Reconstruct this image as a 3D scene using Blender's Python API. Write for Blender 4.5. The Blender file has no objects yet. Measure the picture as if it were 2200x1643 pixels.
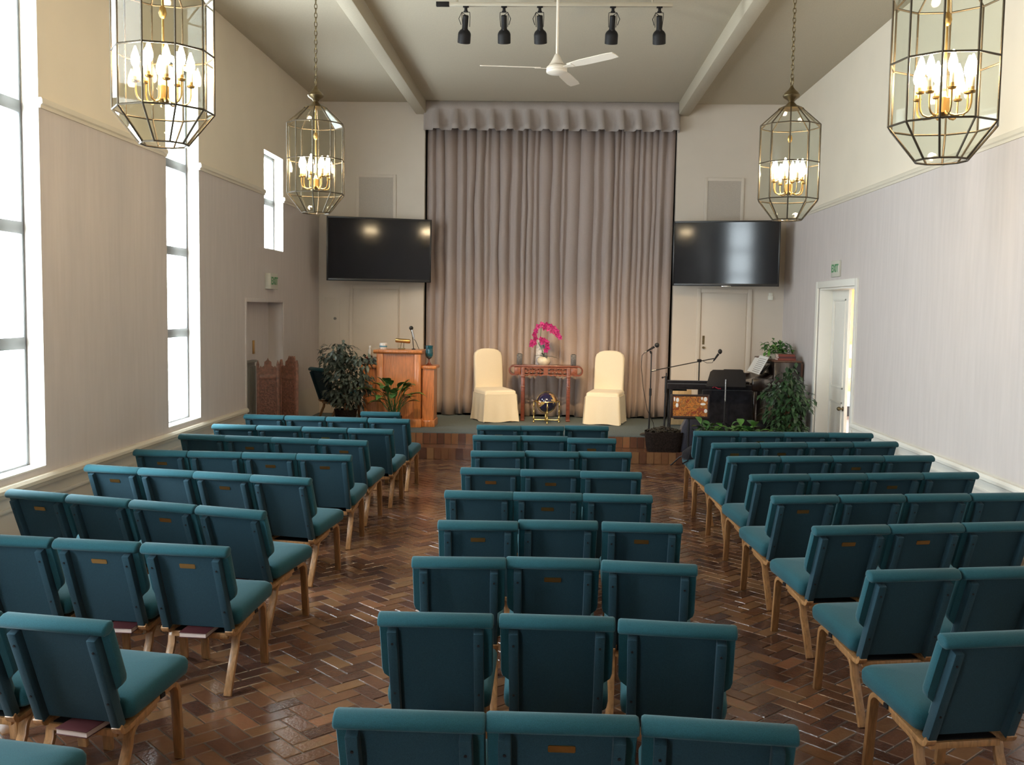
import bpy, bmesh, math, random
from mathutils import Matrix, Vector
R_ = math.radians
PI = math.pi
rnd = random.Random(7)
SC = bpy.context.scene
COL = SC.collection

# ------------------------------------------------------------------ materials
def _nt(name):
    m = bpy.data.materials.new(name); m.use_nodes = True
    nt = m.node_tree
    return m, nt, nt.nodes['Principled BSDF']

def pm(name, col, rough=.5, metal=0., noise=None, bump=None, sheen=0., coat=0., emit=None, spec=.5, stretch=(1, 1, 1), col2=None):
    m, nt, b = _nt(name)
    b.inputs['Base Color'].default_value = (*col, 1)
    b.inputs['Roughness'].default_value = rough
    b.inputs['Metallic'].default_value = metal
    b.inputs['Specular IOR Level'].default_value = spec
    if sheen:
        b.inputs['Sheen Weight'].default_value = sheen
        b.inputs['Sheen Roughness'].default_value = .45
    if coat:
        b.inputs['Coat Weight'].default_value = coat
        b.inputs['Coat Roughness'].default_value = .12
    if emit:
        b.inputs['Emission Color'].default_value = (*emit[0], 1)
        b.inputs['Emission Strength'].default_value = emit[1]
    if noise or bump:
        tc = nt.nodes.new('ShaderNodeTexCoord'); mp = nt.nodes.new('ShaderNodeMapping')
        mp.inputs['Scale'].default_value = stretch
        nt.links.new(tc.outputs['Object'], mp.inputs['Vector'])
    if noise:
        n = nt.nodes.new('ShaderNodeTexNoise'); n.inputs['Scale'].default_value = noise[0]
        n.inputs['Detail'].default_value = 5
        nt.links.new(mp.outputs[0], n.inputs['Vector'])
        r = nt.nodes.new('ShaderNodeValToRGB')
        a = noise[1]
        c2 = col2 or tuple(c * (1 + a) for c in col)
        c1 = tuple(c * (1 - a) for c in col)
        r.color_ramp.elements[0].color = (*c1, 1); r.color_ramp.elements[0].position = .32
        r.color_ramp.elements[1].color = (*c2, 1); r.color_ramp.elements[1].position = .68
        nt.links.new(n.outputs['Fac'], r.inputs['Fac'])
        nt.links.new(r.outputs['Color'], b.inputs['Base Color'])
    if bump:
        n = nt.nodes.new('ShaderNodeTexNoise'); n.inputs['Scale'].default_value = bump[0]
        n.inputs['Detail'].default_value = 3
        nt.links.new(mp.outputs[0], n.inputs['Vector'])
        bp = nt.nodes.new('ShaderNodeBump'); bp.inputs['Strength'].default_value = bump[1]
        bp.inputs['Distance'].default_value = bump[2] if len(bump) > 2 else .004
        nt.links.new(n.outputs['Fac'], bp.inputs['Height'])
        nt.links.new(bp.outputs['Normal'], b.inputs['Normal'])
    return m

def pane_mat(name, tint, ior=1.5, rough=.02, gloss=1.0):
    m = bpy.data.materials.new(name); m.use_nodes = True
    nt = m.node_tree; nt.nodes.clear()
    out = nt.nodes.new('ShaderNodeOutputMaterial'); mx = nt.nodes.new('ShaderNodeMixShader')
    tr = nt.nodes.new('ShaderNodeBsdfTransparent'); tr.inputs['Color'].default_value = (*tint, 1)
    gl = nt.nodes.new('ShaderNodeBsdfGlossy'); gl.inputs['Roughness'].default_value = rough
    gl.inputs['Color'].default_value = (gloss, gloss, gloss, 1)
    lw = nt.nodes.new('ShaderNodeLayerWeight'); lw.inputs['Blend'].default_value = .5
    pw = nt.nodes.new('ShaderNodeMath'); pw.operation = 'POWER'; pw.inputs[1].default_value = 5.
    f0 = ((ior - 1) / (ior + 1)) ** 2
    fr = nt.nodes.new('ShaderNodeMath'); fr.operation = 'MULTIPLY_ADD'; fr.inputs[1].default_value = 1 - f0; fr.inputs[2].default_value = f0
    nt.links.new(lw.outputs['Facing'], pw.inputs[0]); nt.links.new(pw.outputs[0], fr.inputs[0])
    nt.links.new(fr.outputs[0], mx.inputs[0]); nt.links.new(tr.outputs[0], mx.inputs[1]); nt.links.new(gl.outputs[0], mx.inputs[2])
    nt.links.new(mx.outputs[0], out.inputs['Surface'])
    return m

def tile_mat(name):
    m, nt, b = _nt(name)
    at = nt.nodes.new('ShaderNodeAttribute'); at.attribute_name = 'tile_shade'; at.attribute_type = 'GEOMETRY'
    r = nt.nodes.new('ShaderNodeValToRGB'); cr = r.color_ramp
    stops = [(0, (.080, .036, .025)), (.2, (.098, .046, .031)), (.45, (.145, .065, .036)), (.7, (.185, .090, .044)), (.9, (.22, .118, .058)), (1, (.24, .105, .054))]
    cr.elements[0].color = (*stops[0][1], 1); cr.elements[1].color = (*stops[-1][1], 1)
    for p, c in stops[1:-1]:
        e = cr.elements.new(p); e.color = (*c, 1)
    tc = nt.nodes.new('ShaderNodeTexCoord')
    n = nt.nodes.new('ShaderNodeTexNoise'); n.inputs['Scale'].default_value = 16; n.inputs['Detail'].default_value = 4
    nt.links.new(tc.outputs['Object'], n.inputs['Vector'])
    ma = nt.nodes.new('ShaderNodeMath'); ma.operation = 'MULTIPLY_ADD'
    ma.inputs[1].default_value = .34
    nt.links.new(n.outputs['Fac'], ma.inputs[0])
    sb = nt.nodes.new('ShaderNodeMath'); sb.operation = 'SUBTRACT'; sb.inputs[1].default_value = .17
    nt.links.new(at.outputs['Fac'], sb.inputs[0]); nt.links.new(sb.outputs[0], ma.inputs[2])
    nt.links.new(ma.outputs[0], r.inputs['Fac']); nt.links.new(r.outputs['Color'], b.inputs['Base Color'])
    n2 = nt.nodes.new('ShaderNodeTexNoise'); n2.inputs['Scale'].default_value = 55; n2.inputs['Detail'].default_value = 3
    nt.links.new(tc.outputs['Object'], n2.inputs['Vector'])
    bp = nt.nodes.new('ShaderNodeBump'); bp.inputs['Strength'].default_value = .3; bp.inputs['Distance'].default_value = .004
    nt.links.new(n2.outputs['Fac'], bp.inputs['Height']); nt.links.new(bp.outputs['Normal'], b.inputs['Normal'])
    b.inputs['Roughness'].default_value = .17
    b.inputs['Specular IOR Level'].default_value = .5
    return m

def art_mat(name):
    m, nt, b = _nt(name)
    tc = nt.nodes.new('ShaderNodeTexCoord')
    n = nt.nodes.new('ShaderNodeTexNoise'); n.inputs['Scale'].default_value = 17; n.inputs['Detail'].default_value = 4; n.inputs['Distortion'].default_value = 1.6
    nt.links.new(tc.outputs['Object'], n.inputs['Vector'])
    r = nt.nodes.new('ShaderNodeValToRGB'); cr = r.color_ramp
    pts = [(.25, (.09, .035, .02)), (.37, (.35, .05, .015)), (.44, (.16, .07, .025)), (.50, (.62, .24, .04)), (.56, (.40, .10, .025)), (.62, (.16, .16, .04)), (.68, (.5, .05, .02)), (.75, (.75, .62, .45))]
    cr.elements[0].position = pts[0][0]; cr.elements[0].color = (*pts[0][1], 1)
    cr.elements[1].position = pts[-1][0]; cr.elements[1].color = (*pts[-1][1], 1)
    for p, c in pts[1:-1]:
        e = cr.elements.new(p); e.color = (*c, 1)
    nt.links.new(n.outputs['Fac'], r.inputs['Fac']); nt.links.new(r.outputs['Color'], b.inputs['Base Color'])
    b.inputs['Roughness'].default_value = .35
    return m

def globe_mat(name):
    m, nt, b = _nt(name)
    tc = nt.nodes.new('ShaderNodeTexCoord')
    n = nt.nodes.new('ShaderNodeTexNoise'); n.inputs['Scale'].default_value = 6.5; n.inputs['Detail'].default_value = 3
    nt.links.new(tc.outputs['Object'], n.inputs['Vector'])
    r = nt.nodes.new('ShaderNodeValToRGB'); cr = r.color_ramp; cr.interpolation = 'CONSTANT'
    cr.elements[0].position = 0; cr.elements[0].color = (.012, .01, .045, 1)
    cr.elements[1].position = .54; cr.elements[1].color = (.5, .36, .14, 1)
    for p, c in ((.6, (.42, .12, .06)), (.66, (.6, .55, .42)), (.72, (.1, .2, .1))):
        e = cr.elements.new(p); e.color = (*c, 1)
    nt.links.new(n.outputs['Fac'], r.inputs['Fac']); nt.links.new(r.outputs['Color'], b.inputs['Base Color'])
    b.inputs['Roughness'].default_value = .12
    b.inputs['Coat Weight'].default_value = .6
    return m

M = {}
M['wall_low'] = pm('wall_taupe', (.595, .535, .51), .75, noise=(3, .035), bump=(70, .25, .003), stretch=(6, 6, .6))
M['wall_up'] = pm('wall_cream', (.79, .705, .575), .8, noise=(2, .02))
M['wainscot'] = pm('wainscot_paint', (.60, .555, .49), .6)
M['trim'] = pm('trim_paint', (.70, .635, .52), .5)
M['white'] = pm('white_paint', (.83, .80, .73), .45)
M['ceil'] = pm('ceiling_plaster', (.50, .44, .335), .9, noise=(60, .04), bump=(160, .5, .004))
M['tile'] = tile_mat('brown_floor_tile')
M['grout'] = pm('grout', (.095, .07, .055), .3)
M['carpet'] = pm('stage_carpet', (.095, .122, .128), .95, noise=(90, .2), bump=(300, .4))
M['teal'] = pm('teal_fabric', (.017, .080, .101), .9, noise=(400, .22), bump=(500, .25, .002), sheen=.14, spec=.2)
M['teal_shade'] = pm('teal_fabric_shaded', (.020, .052, .071), .92, noise=(400, .22), bump=(500, .25, .002), sheen=.1, spec=.15)  # darker copy of the teal fabric, shade of chair backs in its colour
M['oak'] = pm('oak_wood', (.36, .185, .075), .38, noise=(9, .28), stretch=(8, 8, 1.2), coat=.25)
M['brass'] = pm('brass', (.50, .32, .12), .36, 1.)
M['oldbrass'] = pm('antique_brass', (.17, .13, .07), .38, 1., noise=(30, .2))
M['came'] = pm('dark_came_metal', (.085, .068, .046), .42, .7)
M['gold'] = pm('polished_gold', (.85, .6, .22), .18, 1.)
M['curtain'] = pm('taupe_curtain', (.395, .318, .288), .95, noise=(180, .08), bump=(240, .2, .002), sheen=.2, spec=.15)
M['valance'] = pm('taupe_valance', (.42, .365, .335), .95, noise=(180, .08), sheen=.2, spec=.15)
M['dark'] = pm('backstage_void_shade', (.03, .026, .024), .9)  # near-black colour stands in for the unlit void behind the curtain
M['slip'] = pm('cream_slipcover', (.74, .655, .50), .9, noise=(200, .04), bump=(200, .15, .002), sheen=.2, spec=.2)
M['rose'] = pm('rosewood', (.155, .042, .024), .32, noise=(10, .3), stretch=(1.5, 8, 8), coat=.4)
M['rosecut'] = pm('rosewood_carved', (.21, .065, .034), .38, noise=(40, .3), coat=.3)
M['podium'] = pm('orange_oak', (.52, .185, .052), .35, noise=(7, .28), stretch=(9, 9, .8), coat=.35)
M['screenwood'] = pm('carved_dark_wood', (.17, .066, .038), .5, noise=(45, .5), bump=(60, .9, .01))
M['screenwood2'] = pm('carved_wood_frame', (.19, .078, .045), .45, noise=(30, .35))
M['black'] = pm('black_plastic', (.010, .009, .010), .55, spec=.25)
M['blackmetal'] = pm('black_metal', (.018, .017, .018), .38, .3)
M['blackcloth'] = pm('black_cloth', (.012, .011, .014), .9, noise=(14, .4), bump=(6, .6, .02), sheen=.12, spec=.15)
M['navy'] = pm('navy_cloth', (.014, .014, .027), .75, noise=(10, .4), bump=(9, .6, .02), sheen=.3)
M['screen'] = pm('tv_screen', (.008, .008, .010), .075, spec=.33)
M['bezel'] = pm('tv_bezel', (.016, .014, .014), .3)
M['leafdark'] = pm('ficus_leaf', (.045, .070, .050), .36, noise=(14, .5), col2=(.14, .17, .135))
M['leafmid'] = pm('green_leaf', (.040, .115, .028), .35, noise=(9, .5))
M['leafbright'] = pm('bright_leaf', (.085, .21, .040), .35, noise=(9, .4))
M['bark'] = pm('bark', (.16, .075, .035), .8, noise=(30, .3))
M['basket'] = pm('dark_wicker', (.017, .011, .009), .8, spec=.15, noise=(60, .6), bump=(60, 1., .01))
M['moss'] = pm('dried_moss', (.045, .036, .024), .95, noise=(40, .6), bump=(50, 1., .02))
M['magenta'] = pm('orchid_petal', (.40, .010, .145), .6, noise=(30, .35), sheen=.2)
M['vase'] = pm('pale_ceramic', (.55, .50, .40), .35, noise=(12, .15))
M['paper'] = pm('paper', (.72, .72, .70), .8, noise=(120, .06))
M['silver'] = pm('silver_tissue', (.46, .45, .46), .5, noise=(30, .3), bump=(25, .8, .01))
M['candle'] = pm('slate_candle', (.055, .055, .068), .45, noise=(90, .7), col2=(.15, .145, .15))
M['bookred'] = pm('red_book_cloth', (.19, .04, .025), .6)
M['bookmar'] = pm('maroon_book_cover', (.075, .016, .018), .5)
M['pages'] = pm('book_pages', (.62, .50, .45), .85, noise=(100, .08), stretch=(.1, .1, 6))
M['pianobl'] = pm('dark_piano_lacquer', (.018, .010, .009), .22, coat=.5)
M['pianobr'] = pm('brown_piano_wood', (.115, .05, .028), .4, noise=(8, .3))
M['exitbox'] = pm('exit_sign_plastic', (.60, .58, .50), .5)
M['exitgreen'] = pm('exit_green', (.10, .30, .13), .5)
M['alum'] = pm('window_aluminium_shaded', (.19, .195, .20), .4, .3)  # aluminium darkened, the shade of backlit frames put into its colour
M['grille'] = pm('speaker_cloth', (.49, .43, .365), .95, noise=(220, .12), bump=(260, .5, .003))
M['bulb'] = pm('candle_bulb', (1, .8, .5), .5, emit=((1., .76, .49), 80.))
M['candlesleeve'] = pm('candle_sleeve', (.78, .68, .48), .5)
M['lampglass'] = pane_mat('lantern_glass', (.90, .925, .885), 1.25, .015, 1.)
M['winglass'] = pane_mat('window_glass', (.93, .95, .95), 1.35, .03, .8)
M['cup'] = pm('white_plastic', (.78, .78, .76), .3)
M['blueband'] = pm('blue_band', (.1, .3, .45), .4)
M['goblet'] = pm('blue_glass', (.012, .085, .125), .08, coat=.8, noise=(40, .5))
M['bottle'] = pm('clear_bottle', (.50, .47, .42), .15)
M['mic'] = pm('mic_mesh', (.025, .024, .024), .5, .4)
M['chrome'] = pm('chrome', (.7, .7, .7), .2, 1.)
M['maple'] = pm('pale_wood_board', (.50, .34, .17), .5, noise=(8, .15), stretch=(8, 8, 1))
M['red'] = pm('red_cord', (.5, .03, .05), .6)
M['orangewood'] = pm('kitchen_cabinet', (.62, .28, .075), .45)
M['orangepaper'] = pm('orange_poster', (.75, .30, .07), .7)
M['bluebox'] = pm('pale_blue_box', (.25, .42, .62), .6)
M['fanwhite'] = pm('fan_white', (.74, .68, .60), .4)
M['greyslat'] = pm('grey_slats', (.21, .195, .18), .7)
M['art'] = art_mat('abstract_artwork')
M['artwhite'] = pm('art_white', (.78, .76, .74), .4)
M['artframe'] = pm('dark_frame', (.035, .018, .014), .4)
M['globe'] = globe_mat('globe_inlay')
M['tabletop'] = pm('grey_cord', (.09, .085, .08), .6)
M['thermo'] = pm('beige_plastic', (.85, .83, .72), .5)

# ------------------------------------------------------------------ mesh builder
def frame_of(d):
    d = Vector(d).normalized()
    a = Vector((0, 0, 1)) if abs(d.z) < .9 else Vector((1, 0, 0))
    u = d.cross(a).normalized(); v = d.cross(u).normalized()
    return u, v, d

class MB:
    def __init__(s):
        s.v = []; s.f = []; s.m = []; s.cur = 0
    def mat(s, i):
        s.cur = i; return s
    def add(s, vs, fs):
        o = len(s.v)
        s.v += [tuple(v) for v in vs]
        for f in fs:
            s.f.append([o + i for i in f]); s.m.append(s.cur)
        return s
    def box(s, lo, hi, T=None):
        (x0, y0, z0), (x1, y1, z1) = lo, hi
        vs = [Vector(p) for p in ((x0, y0, z0), (x1, y0, z0), (x1, y1, z0), (x0, y1, z0), (x0, y0, z1), (x1, y0, z1), (x1, y1, z1), (x0, y1, z1))]
        if T: vs = [T @ v for v in vs]
        return s.add(vs, [(0, 3, 2, 1), (4, 5, 6, 7), (0, 1, 5, 4), (1, 2, 6, 5), (2, 3, 7, 6), (3, 0, 4, 7)])
    def loft(s, rings, cap0=True, cap1=True):
        n = len(rings[0]); vs = [p for r in rings for p in r]; fs = []
        for i in range(len(rings) - 1):
            for j in range(n):
                k = (j + 1) % n
                fs.append((i * n + j, i * n + k, (i + 1) * n + k, (i + 1) * n + j))
        if cap0: fs.append(tuple(reversed(range(n))))
        if cap1: fs.append(tuple((len(rings) - 1) * n + j for j in range(n)))
        return s.add(vs, fs)
    def cyl(s, p0, p1, r0, r1=None, n=14):
        r1 = r0 if r1 is None else r1
        p0, p1 = Vector(p0), Vector(p1); u, v, d = frame_of(p1 - p0)
        ring = lambda p, r: [p + u * r * math.cos(2 * PI * i / n) + v * r * math.sin(2 * PI * i / n) for i in range(n)]
        return s.loft([ring(p0, r0), ring(p1, r1)])
    def lathe(s, prof, c=(0, 0, 0), axis=(0, 0, 1), n=20):
        c = Vector(c); u, v, d = frame_of(axis)
        rings = [[c + d * z + u * r * math.cos(2 * PI * i / n) + v * r * math.sin(2 * PI * i / n) for i in range(n)] for r, z in prof]
        return s.loft(rings)
    def tube(s, path, r, n=8, closed=False):
        P = [Vector(p) for p in path]; rings = []; u = None
        L = len(P)
        for i, p in enumerate(P):
            if closed: d = P[(i + 1) % L] - P[i - 1]
            else: d = P[min(i + 1, L - 1)] - P[max(i - 1, 0)]
            d.normalize()
            if u is None: u, v, _ = frame_of(d)
            else:
                u = (u - d * u.dot(d)); u.normalize(); v = d.cross(u)
            rr = r[i] if isinstance(r, (list, tuple)) else r
            rings.append([p + u * rr * math.cos(2 * PI * k / n) + v * rr * math.sin(2 * PI * k / n) for k in range(n)])
        if closed:
            return s.loft(rings + [rings[0]], False, False)
        return s.loft(rings)
    def sphere(s, c, r, n=14, m=9, sc=(1, 1, 1)):
        c = Vector(c)
        rings = []
        for i in range(m + 1):
            t = PI * (i + .02 * (i == 0) - .02 * (i == m)) / m
            rings.append([c + Vector((r * sc[0] * math.sin(t) * math.cos(2 * PI * k / n), r * sc[1] * math.sin(t) * math.sin(2 * PI * k / n), -r * sc[2] * math.cos(t))) for k in range(n)])
        return s.loft(rings)
    def prism(s, outline, t0, t1, fn):
        a = [fn(p[0], p[1], t0) for p in outline]; b = [fn(p[0], p[1], t1) for p in outline]
        return s.loft([a, b])
    def ribbon(s, path, th, t0, t1, fn):
        """path of (a,b) 2-D points thickened by th, extruded t0..t1"""
        n = len(path); L = []; Rr = []
        for i in range(n):
            a = Vector(path[max(i - 1, 0)]); b = Vector(path[min(i + 1, n - 1)]); d = (b - a).normalized()
            nn = Vector((-d.y, d.x)); p = Vector(path[i])
            L.append(p + nn * th / 2); Rr.append(p - nn * th / 2)
        rings = [[fn(L[i].x, L[i].y, t0), fn(L[i].x, L[i].y, t1), fn(Rr[i].x, Rr[i].y, t1), fn(Rr[i].x, Rr[i].y, t0)] for i in range(n)]
        return s.loft(rings)
    def leaf(s, base, d, length, width, droop=.3, fold=.25, seg=4):
        base = Vector(base); d = Vector(d).normalized()
        side = d.cross(Vector((0, 0, 1)))
        if side.length < .05: side = Vector((1, 0, 0))
        side.normalize(); up = side.cross(d)
        vs = []; prof = [0.12, .8, 1., .72, .05] if seg == 4 else [.12, 1, .05]
        for i in range(seg + 1):
            t = i / seg
            c = base + d * length * t + Vector((0, 0, -1)) * droop * length * t * t
            w = width * .5 * prof[i]
            vs += [c - side * w + up * fold * w, c, c + side * w + up * fold * w]
        fs = []
        for i in range(seg):
            o = i * 3
            fs += [(o, o + 1, o + 4, o + 3), (o + 1, o + 2, o + 5, o + 4)]
        return s.add(vs, fs)
    def mesh(s, name, mats, bevel=0, seg=2, smooth=40, recalc=True):
        me = bpy.data.meshes.new(name); me.from_pydata([tuple(v) for v in s.v], [], s.f)
        for m in (mats if isinstance(mats, (list, tuple)) else [mats]): me.materials.append(m)
        me.polygons.foreach_set('material_index', s.m)
        if recalc or bevel:
            bm = bmesh.new(); bm.from_mesh(me)
            if recalc: bmesh.ops.recalc_face_normals(bm, faces=bm.faces)
            if bevel:
                ed = [e for e in bm.edges if len(e.link_faces) == 2 and e.calc_face_angle(0) > R_(35)]
                bmesh.ops.bevel(bm, geom=ed, offset=bevel, segments=seg, profile=.5, affect='EDGES', clamp_overlap=True)
            bm.to_mesh(me); bm.free()
        if smooth:
            me.polygons.foreach_set('use_smooth', [True] * len(me.polygons))
            me.set_sharp_from_angle(angle=R_(smooth))
        me.update()
        return me
    def build(s, name, mats, parent=None, **k):
        return link(name, s.mesh(name, mats, **k), parent)

def link(name, data, parent=None):
    o = bpy.data.objects.new(name, data); COL.objects.link(o)
    if parent: o.parent = parent
    return o

def tag(o, label, cat, group=None, kind=None):
    if label: o['label'] = label
    if cat: o['category'] = cat
    if group: o['group'] = group
    if kind: o['kind'] = kind
    return o

def thing(name, label, cat, loc=(0, 0, 0), rz=0, group=None):
    o = link(name, None); o.location = loc; o.rotation_euler = (0, 0, R_(rz))
    return tag(o, label, cat, group)

def struct(o, label=None, cat=None):
    o['kind'] = 'structure'
    if label: o['label'] = label
    if cat: o['category'] = cat
    return o

def copy_tree(o, parent=None):
    c = o.copy(); COL.objects.link(c); c.parent = parent
    for ch in list(o.children): copy_tree(ch, c)
    return c

def rrect(hx, hy, r, n=5, cx=0, cy=0):
    pts = []
    for (sx, sy, a0) in ((1, 1, 0), (-1, 1, 90), (-1, -1, 180), (1, -1, 270)):
        for i in range(n):
            a = R_(a0 + 90 * i / (n - 1))
            pts.append((cx + sx * (hx - r) + r * math.cos(a), cy + sy * (hy - r) + r * math.sin(a)))
    return pts

# ------------------------------------------------------------------ room
XL, XR, YB, YF, ZC = -3.80, 3.65, 15.75, -3.0, 5.32
ZS, ZSTEP = .33, .16            # stage and step heights
YST, YSG = 13.24, 13.60         # step front, stage front
ZP, ZR = 3.53, .78              # picture rail, chair rail

def wall_grid(mb, axis, c0, c1, us, zs, openings, matfn):
    """boxes on a u/z grid leaving the openings free"""
    us = sorted(set(us + [u for o in openings for u in o[:2]])); zs = sorted(set(zs + [z for o in openings for z in o[2:4]]))
    for i in range(len(us) - 1):
        for j in range(len(zs) - 1):
            um, zm = (us[i] + us[i + 1]) / 2, (zs[j] + zs[j + 1]) / 2
            if any(o[0] < um < o[1] and o[2] < zm < o[3] for o in openings): continue
            mb.mat(matfn(um, zm))
            if axis == 'x': mb.box((c0, us[i], zs[j]), (c1, us[i + 1], zs[j + 1]))
            else: mb.box((us[i], c0, zs[j]), (us[i + 1], c1, zs[j + 1]))

WZ0, WZ1 = .84, 4.52
WINS = [(9.51, 10.40, WZ0, WZ1), (6.25, 7.15, WZ0, WZ1), (2.98, 3.88, WZ0, WZ1), (12.76, 13.66, 2.81, 4.10)]
zmat = lambda u, z: 1 if z > ZP else (2 if z < ZR else 0)
WM = [M['wall_low'], M['wall_up'], M['wainscot']]
mb = MB(); wall_grid(mb, 'x', XL - .22, XL, [YF - .2, YB + 1], [0, ZR, ZP, ZC], WINS + [(11.98, 13.61, 0, 2.11)], zmat)
struct(mb.build('wall_left', WM, smooth=0), 'taupe wall with tall narrow windows and cream band above the rail', 'wall')
mb = MB(); wall_grid(mb, 'x', XR, XR + .18, [YF - .2, YB + 1], [0, ZR, ZP, ZC], [(12.02, 13.68, 0, 2.42)], zmat)
struct(mb.build('wall_right', WM, smooth=0), 'pale taupe wall with white panelled doorway and cream upper band', 'wall')
mb = MB(); wall_grid(mb, 'y', YB, YB + .16, [XL - .2, XR + .2], [0, ZC], [(-2.095, 1.905, 0, ZC - .12)], lambda u, z: 0)
M['backwall'] = pm('back_wall_paint', (.655, .575, .485), .8, noise=(2, .02))
struct(mb.build('wall_back', [M['backwall']], smooth=0), 'warm beige wall either side of the stage curtain', 'wall')
mb = MB(); mb.box((-2.4, YB + .55, 0), (2.2, YB + .6, ZC)); mb.box((-2.45, YB + .16, 0), (-2.4, YB + .6, ZC)); mb.box((2.2, YB + .16, 0), (2.25, YB + .6, ZC))
struct(mb.build('wall_backstage', M['dark'], smooth=0))
mb = MB(); wall_grid(mb, 'y', YF - .2, YF, [XL - .2, XR + .2], [0, ZR, ZP, ZC], [(-3.3, -2.5, WZ0, WZ1)], zmat)
struct(mb.build('wall_front', WM, smooth=0))
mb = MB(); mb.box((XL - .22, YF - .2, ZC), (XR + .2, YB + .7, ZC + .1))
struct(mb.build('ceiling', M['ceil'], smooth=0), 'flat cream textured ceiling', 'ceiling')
for i, (a, b) in enumerate(((-2.24, -2.07), (1.90, 2.07))):
    mb = MB(); mb.box((a, YF, ZC - .19), (b, YB, ZC + .01))
    struct(mb.build('trim_%d' % (i + 1), M['ceil'], bevel=.012), 'cream ceiling beam running above the %s lanterns' % ('window side' if i == 0 else 'door side'), 'beam')
# rails
def rail(name, x, sgn, z, h, d, y0, y1, m):
    mb = MB()
    out = [(0, 0), (d * .45, .0), (d * .55, h * .3), (d, h * .45), (d, h * .75), (d * .7, h), (0, h)]
    mb.prism(out, y0, y1, lambda a, b, t: Vector((x + sgn * a, t, z + b)))
    return struct(mb.build(name, m, smooth=30))
def seg_rail(n0, x, sgn, z, h, d, cuts, y0, y1, m):
    y = y0; k = n0
    for a, b in cuts + [(y1, y1)]:
        if a - y > .02: rail('trim_%d' % k, x, sgn, z, h, d, y, a, m); k += 1
        y = b
    return k
k = 3
wc = sorted((w[0], w[1]) for w in WINS)
k = seg_rail(k, XL, 1, ZP - .03, .075, .028, wc, YF, YB, M['trim'])
k = seg_rail(k, XR, -1, ZP - .045, .075, .028, [], YF, YB, M['trim'])
k = seg_rail(k, XL, 1, ZR - .07, .085, .05, [], YF, 11.93, M['trim'])
k = seg_rail(k, XR, -1, ZR - .10, .085, .05, [(11.93, 13.77)], YF, YB, M['white'])
# wainscot panel mouldings and baseboards
for side, x, sg, m, ys in (('left', XL, 1, M['wainscot'], (YF, 11.95)), ('right', XR, -1, M['white'], (YF, 11.9))):
    mb = MB(); mb.box((min(x, x + sg * .018), ys[0], 0), (max(x, x + sg * .018), ys[1], .12))
    struct(mb.build('baseboard_' + side, m, bevel=.004))
    mb = MB()
    y = ys[0] + .1
    while y < ys[1] - .5:
        y2 = min(y + 1.55, ys[1] - .1)
        for (a0, a1, b0, b1) in ((y, y2, .60, .63), (y, y2, .2, .23), (y, y + .03, .23, .60), (y2 - .03, y2, .23, .60)):
            mb.box((min(x, x + sg * .014), a0, b0), (max(x, x + sg * .014), a1, b1))
        y = y2 + .12
    struct(mb.build('trim_%d' % k, m, bevel=.004)); k += 1
M['wain_r'] = M['white']
mb = MB(); mb.box((XR - .006, YF, .12), (XR, 11.92, ZR - .09)); struct(mb.build('trim_%d' % k, M['white'], smooth=0)); k += 1

# floor of brown herringbone tiles (pattern in the mesh)
def build_floor():
    W = .1; g = .0026; verts = []; faces = []; mats = []; shade = []
    def tile(a0, b0, a1, b1):
        c = math.cos(PI / 4)
        tr = lambda a, b: ((a - b) * c, (a + b) * c)
        cx, cy = tr((a0 + a1) / 2, (b0 + b1) / 2)
        if not (XL - .1 < cx < XR + .1 and YF - .1 < cy < YST + .05): return
        s = rnd.random(); dz = rnd.uniform(-.0008, .0008); o = len(verts)
        tx, ty = rnd.uniform(-.006, .006), rnd.uniform(-.006, .006)
        for inset, z in ((g, -.006), (g + .0045, 0.)):
            for (a, b) in ((a0 + inset, b0 + inset), (a1 - inset, b0 + inset), (a1 - inset, b1 - inset), (a0 + inset, b1 - inset)):
                x, y = tr(a, b)
                verts.append((x, y, z + (dz + (x - cx) * tx + (y - cy) * ty if z == 0 else 0)))
        for f in ((4, 5, 6, 7), (0, 1, 5, 4), (1, 2, 6, 5), (2, 3, 7, 6), (3, 0, 4, 7)):
            faces.append([o + q for q in f]); mats.append(0); shade.append(s)
    for i in range(-130, 190):
        for j in range(-60, 75):
            a, b = (i + 2 * j) * W, (i - 2 * j) * W
            tile(a, b, a + 2 * W, b + W); tile(a, b + W, a + W, b + 3 * W)
    o = len(verts)
    verts.extend([(XL - .3, YF - .2, -.004), (XR + 3.4, YF - .2, -.004), (XR + 3.4, YB + 6, -.004), (XL - .3, YB + 6, -.004)])
    faces.append([o, o + 1, o + 2, o + 3]); mats.append(1); shade.append(.5)
    me = bpy.data.meshes.new('floor'); me.from_pydata(verts, [], faces)
    me.materials.append(M['tile']); me.materials.append(M['grout'])
    me.polygons.foreach_set('material_index', mats)
    at = me.attributes.new('tile_shade', 'FLOAT', 'FACE'); at.data.foreach_set('value', shade)
    return struct(link('floor', me), 'glossy brown herringbone tile floor', 'floor')
build_floor()

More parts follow.
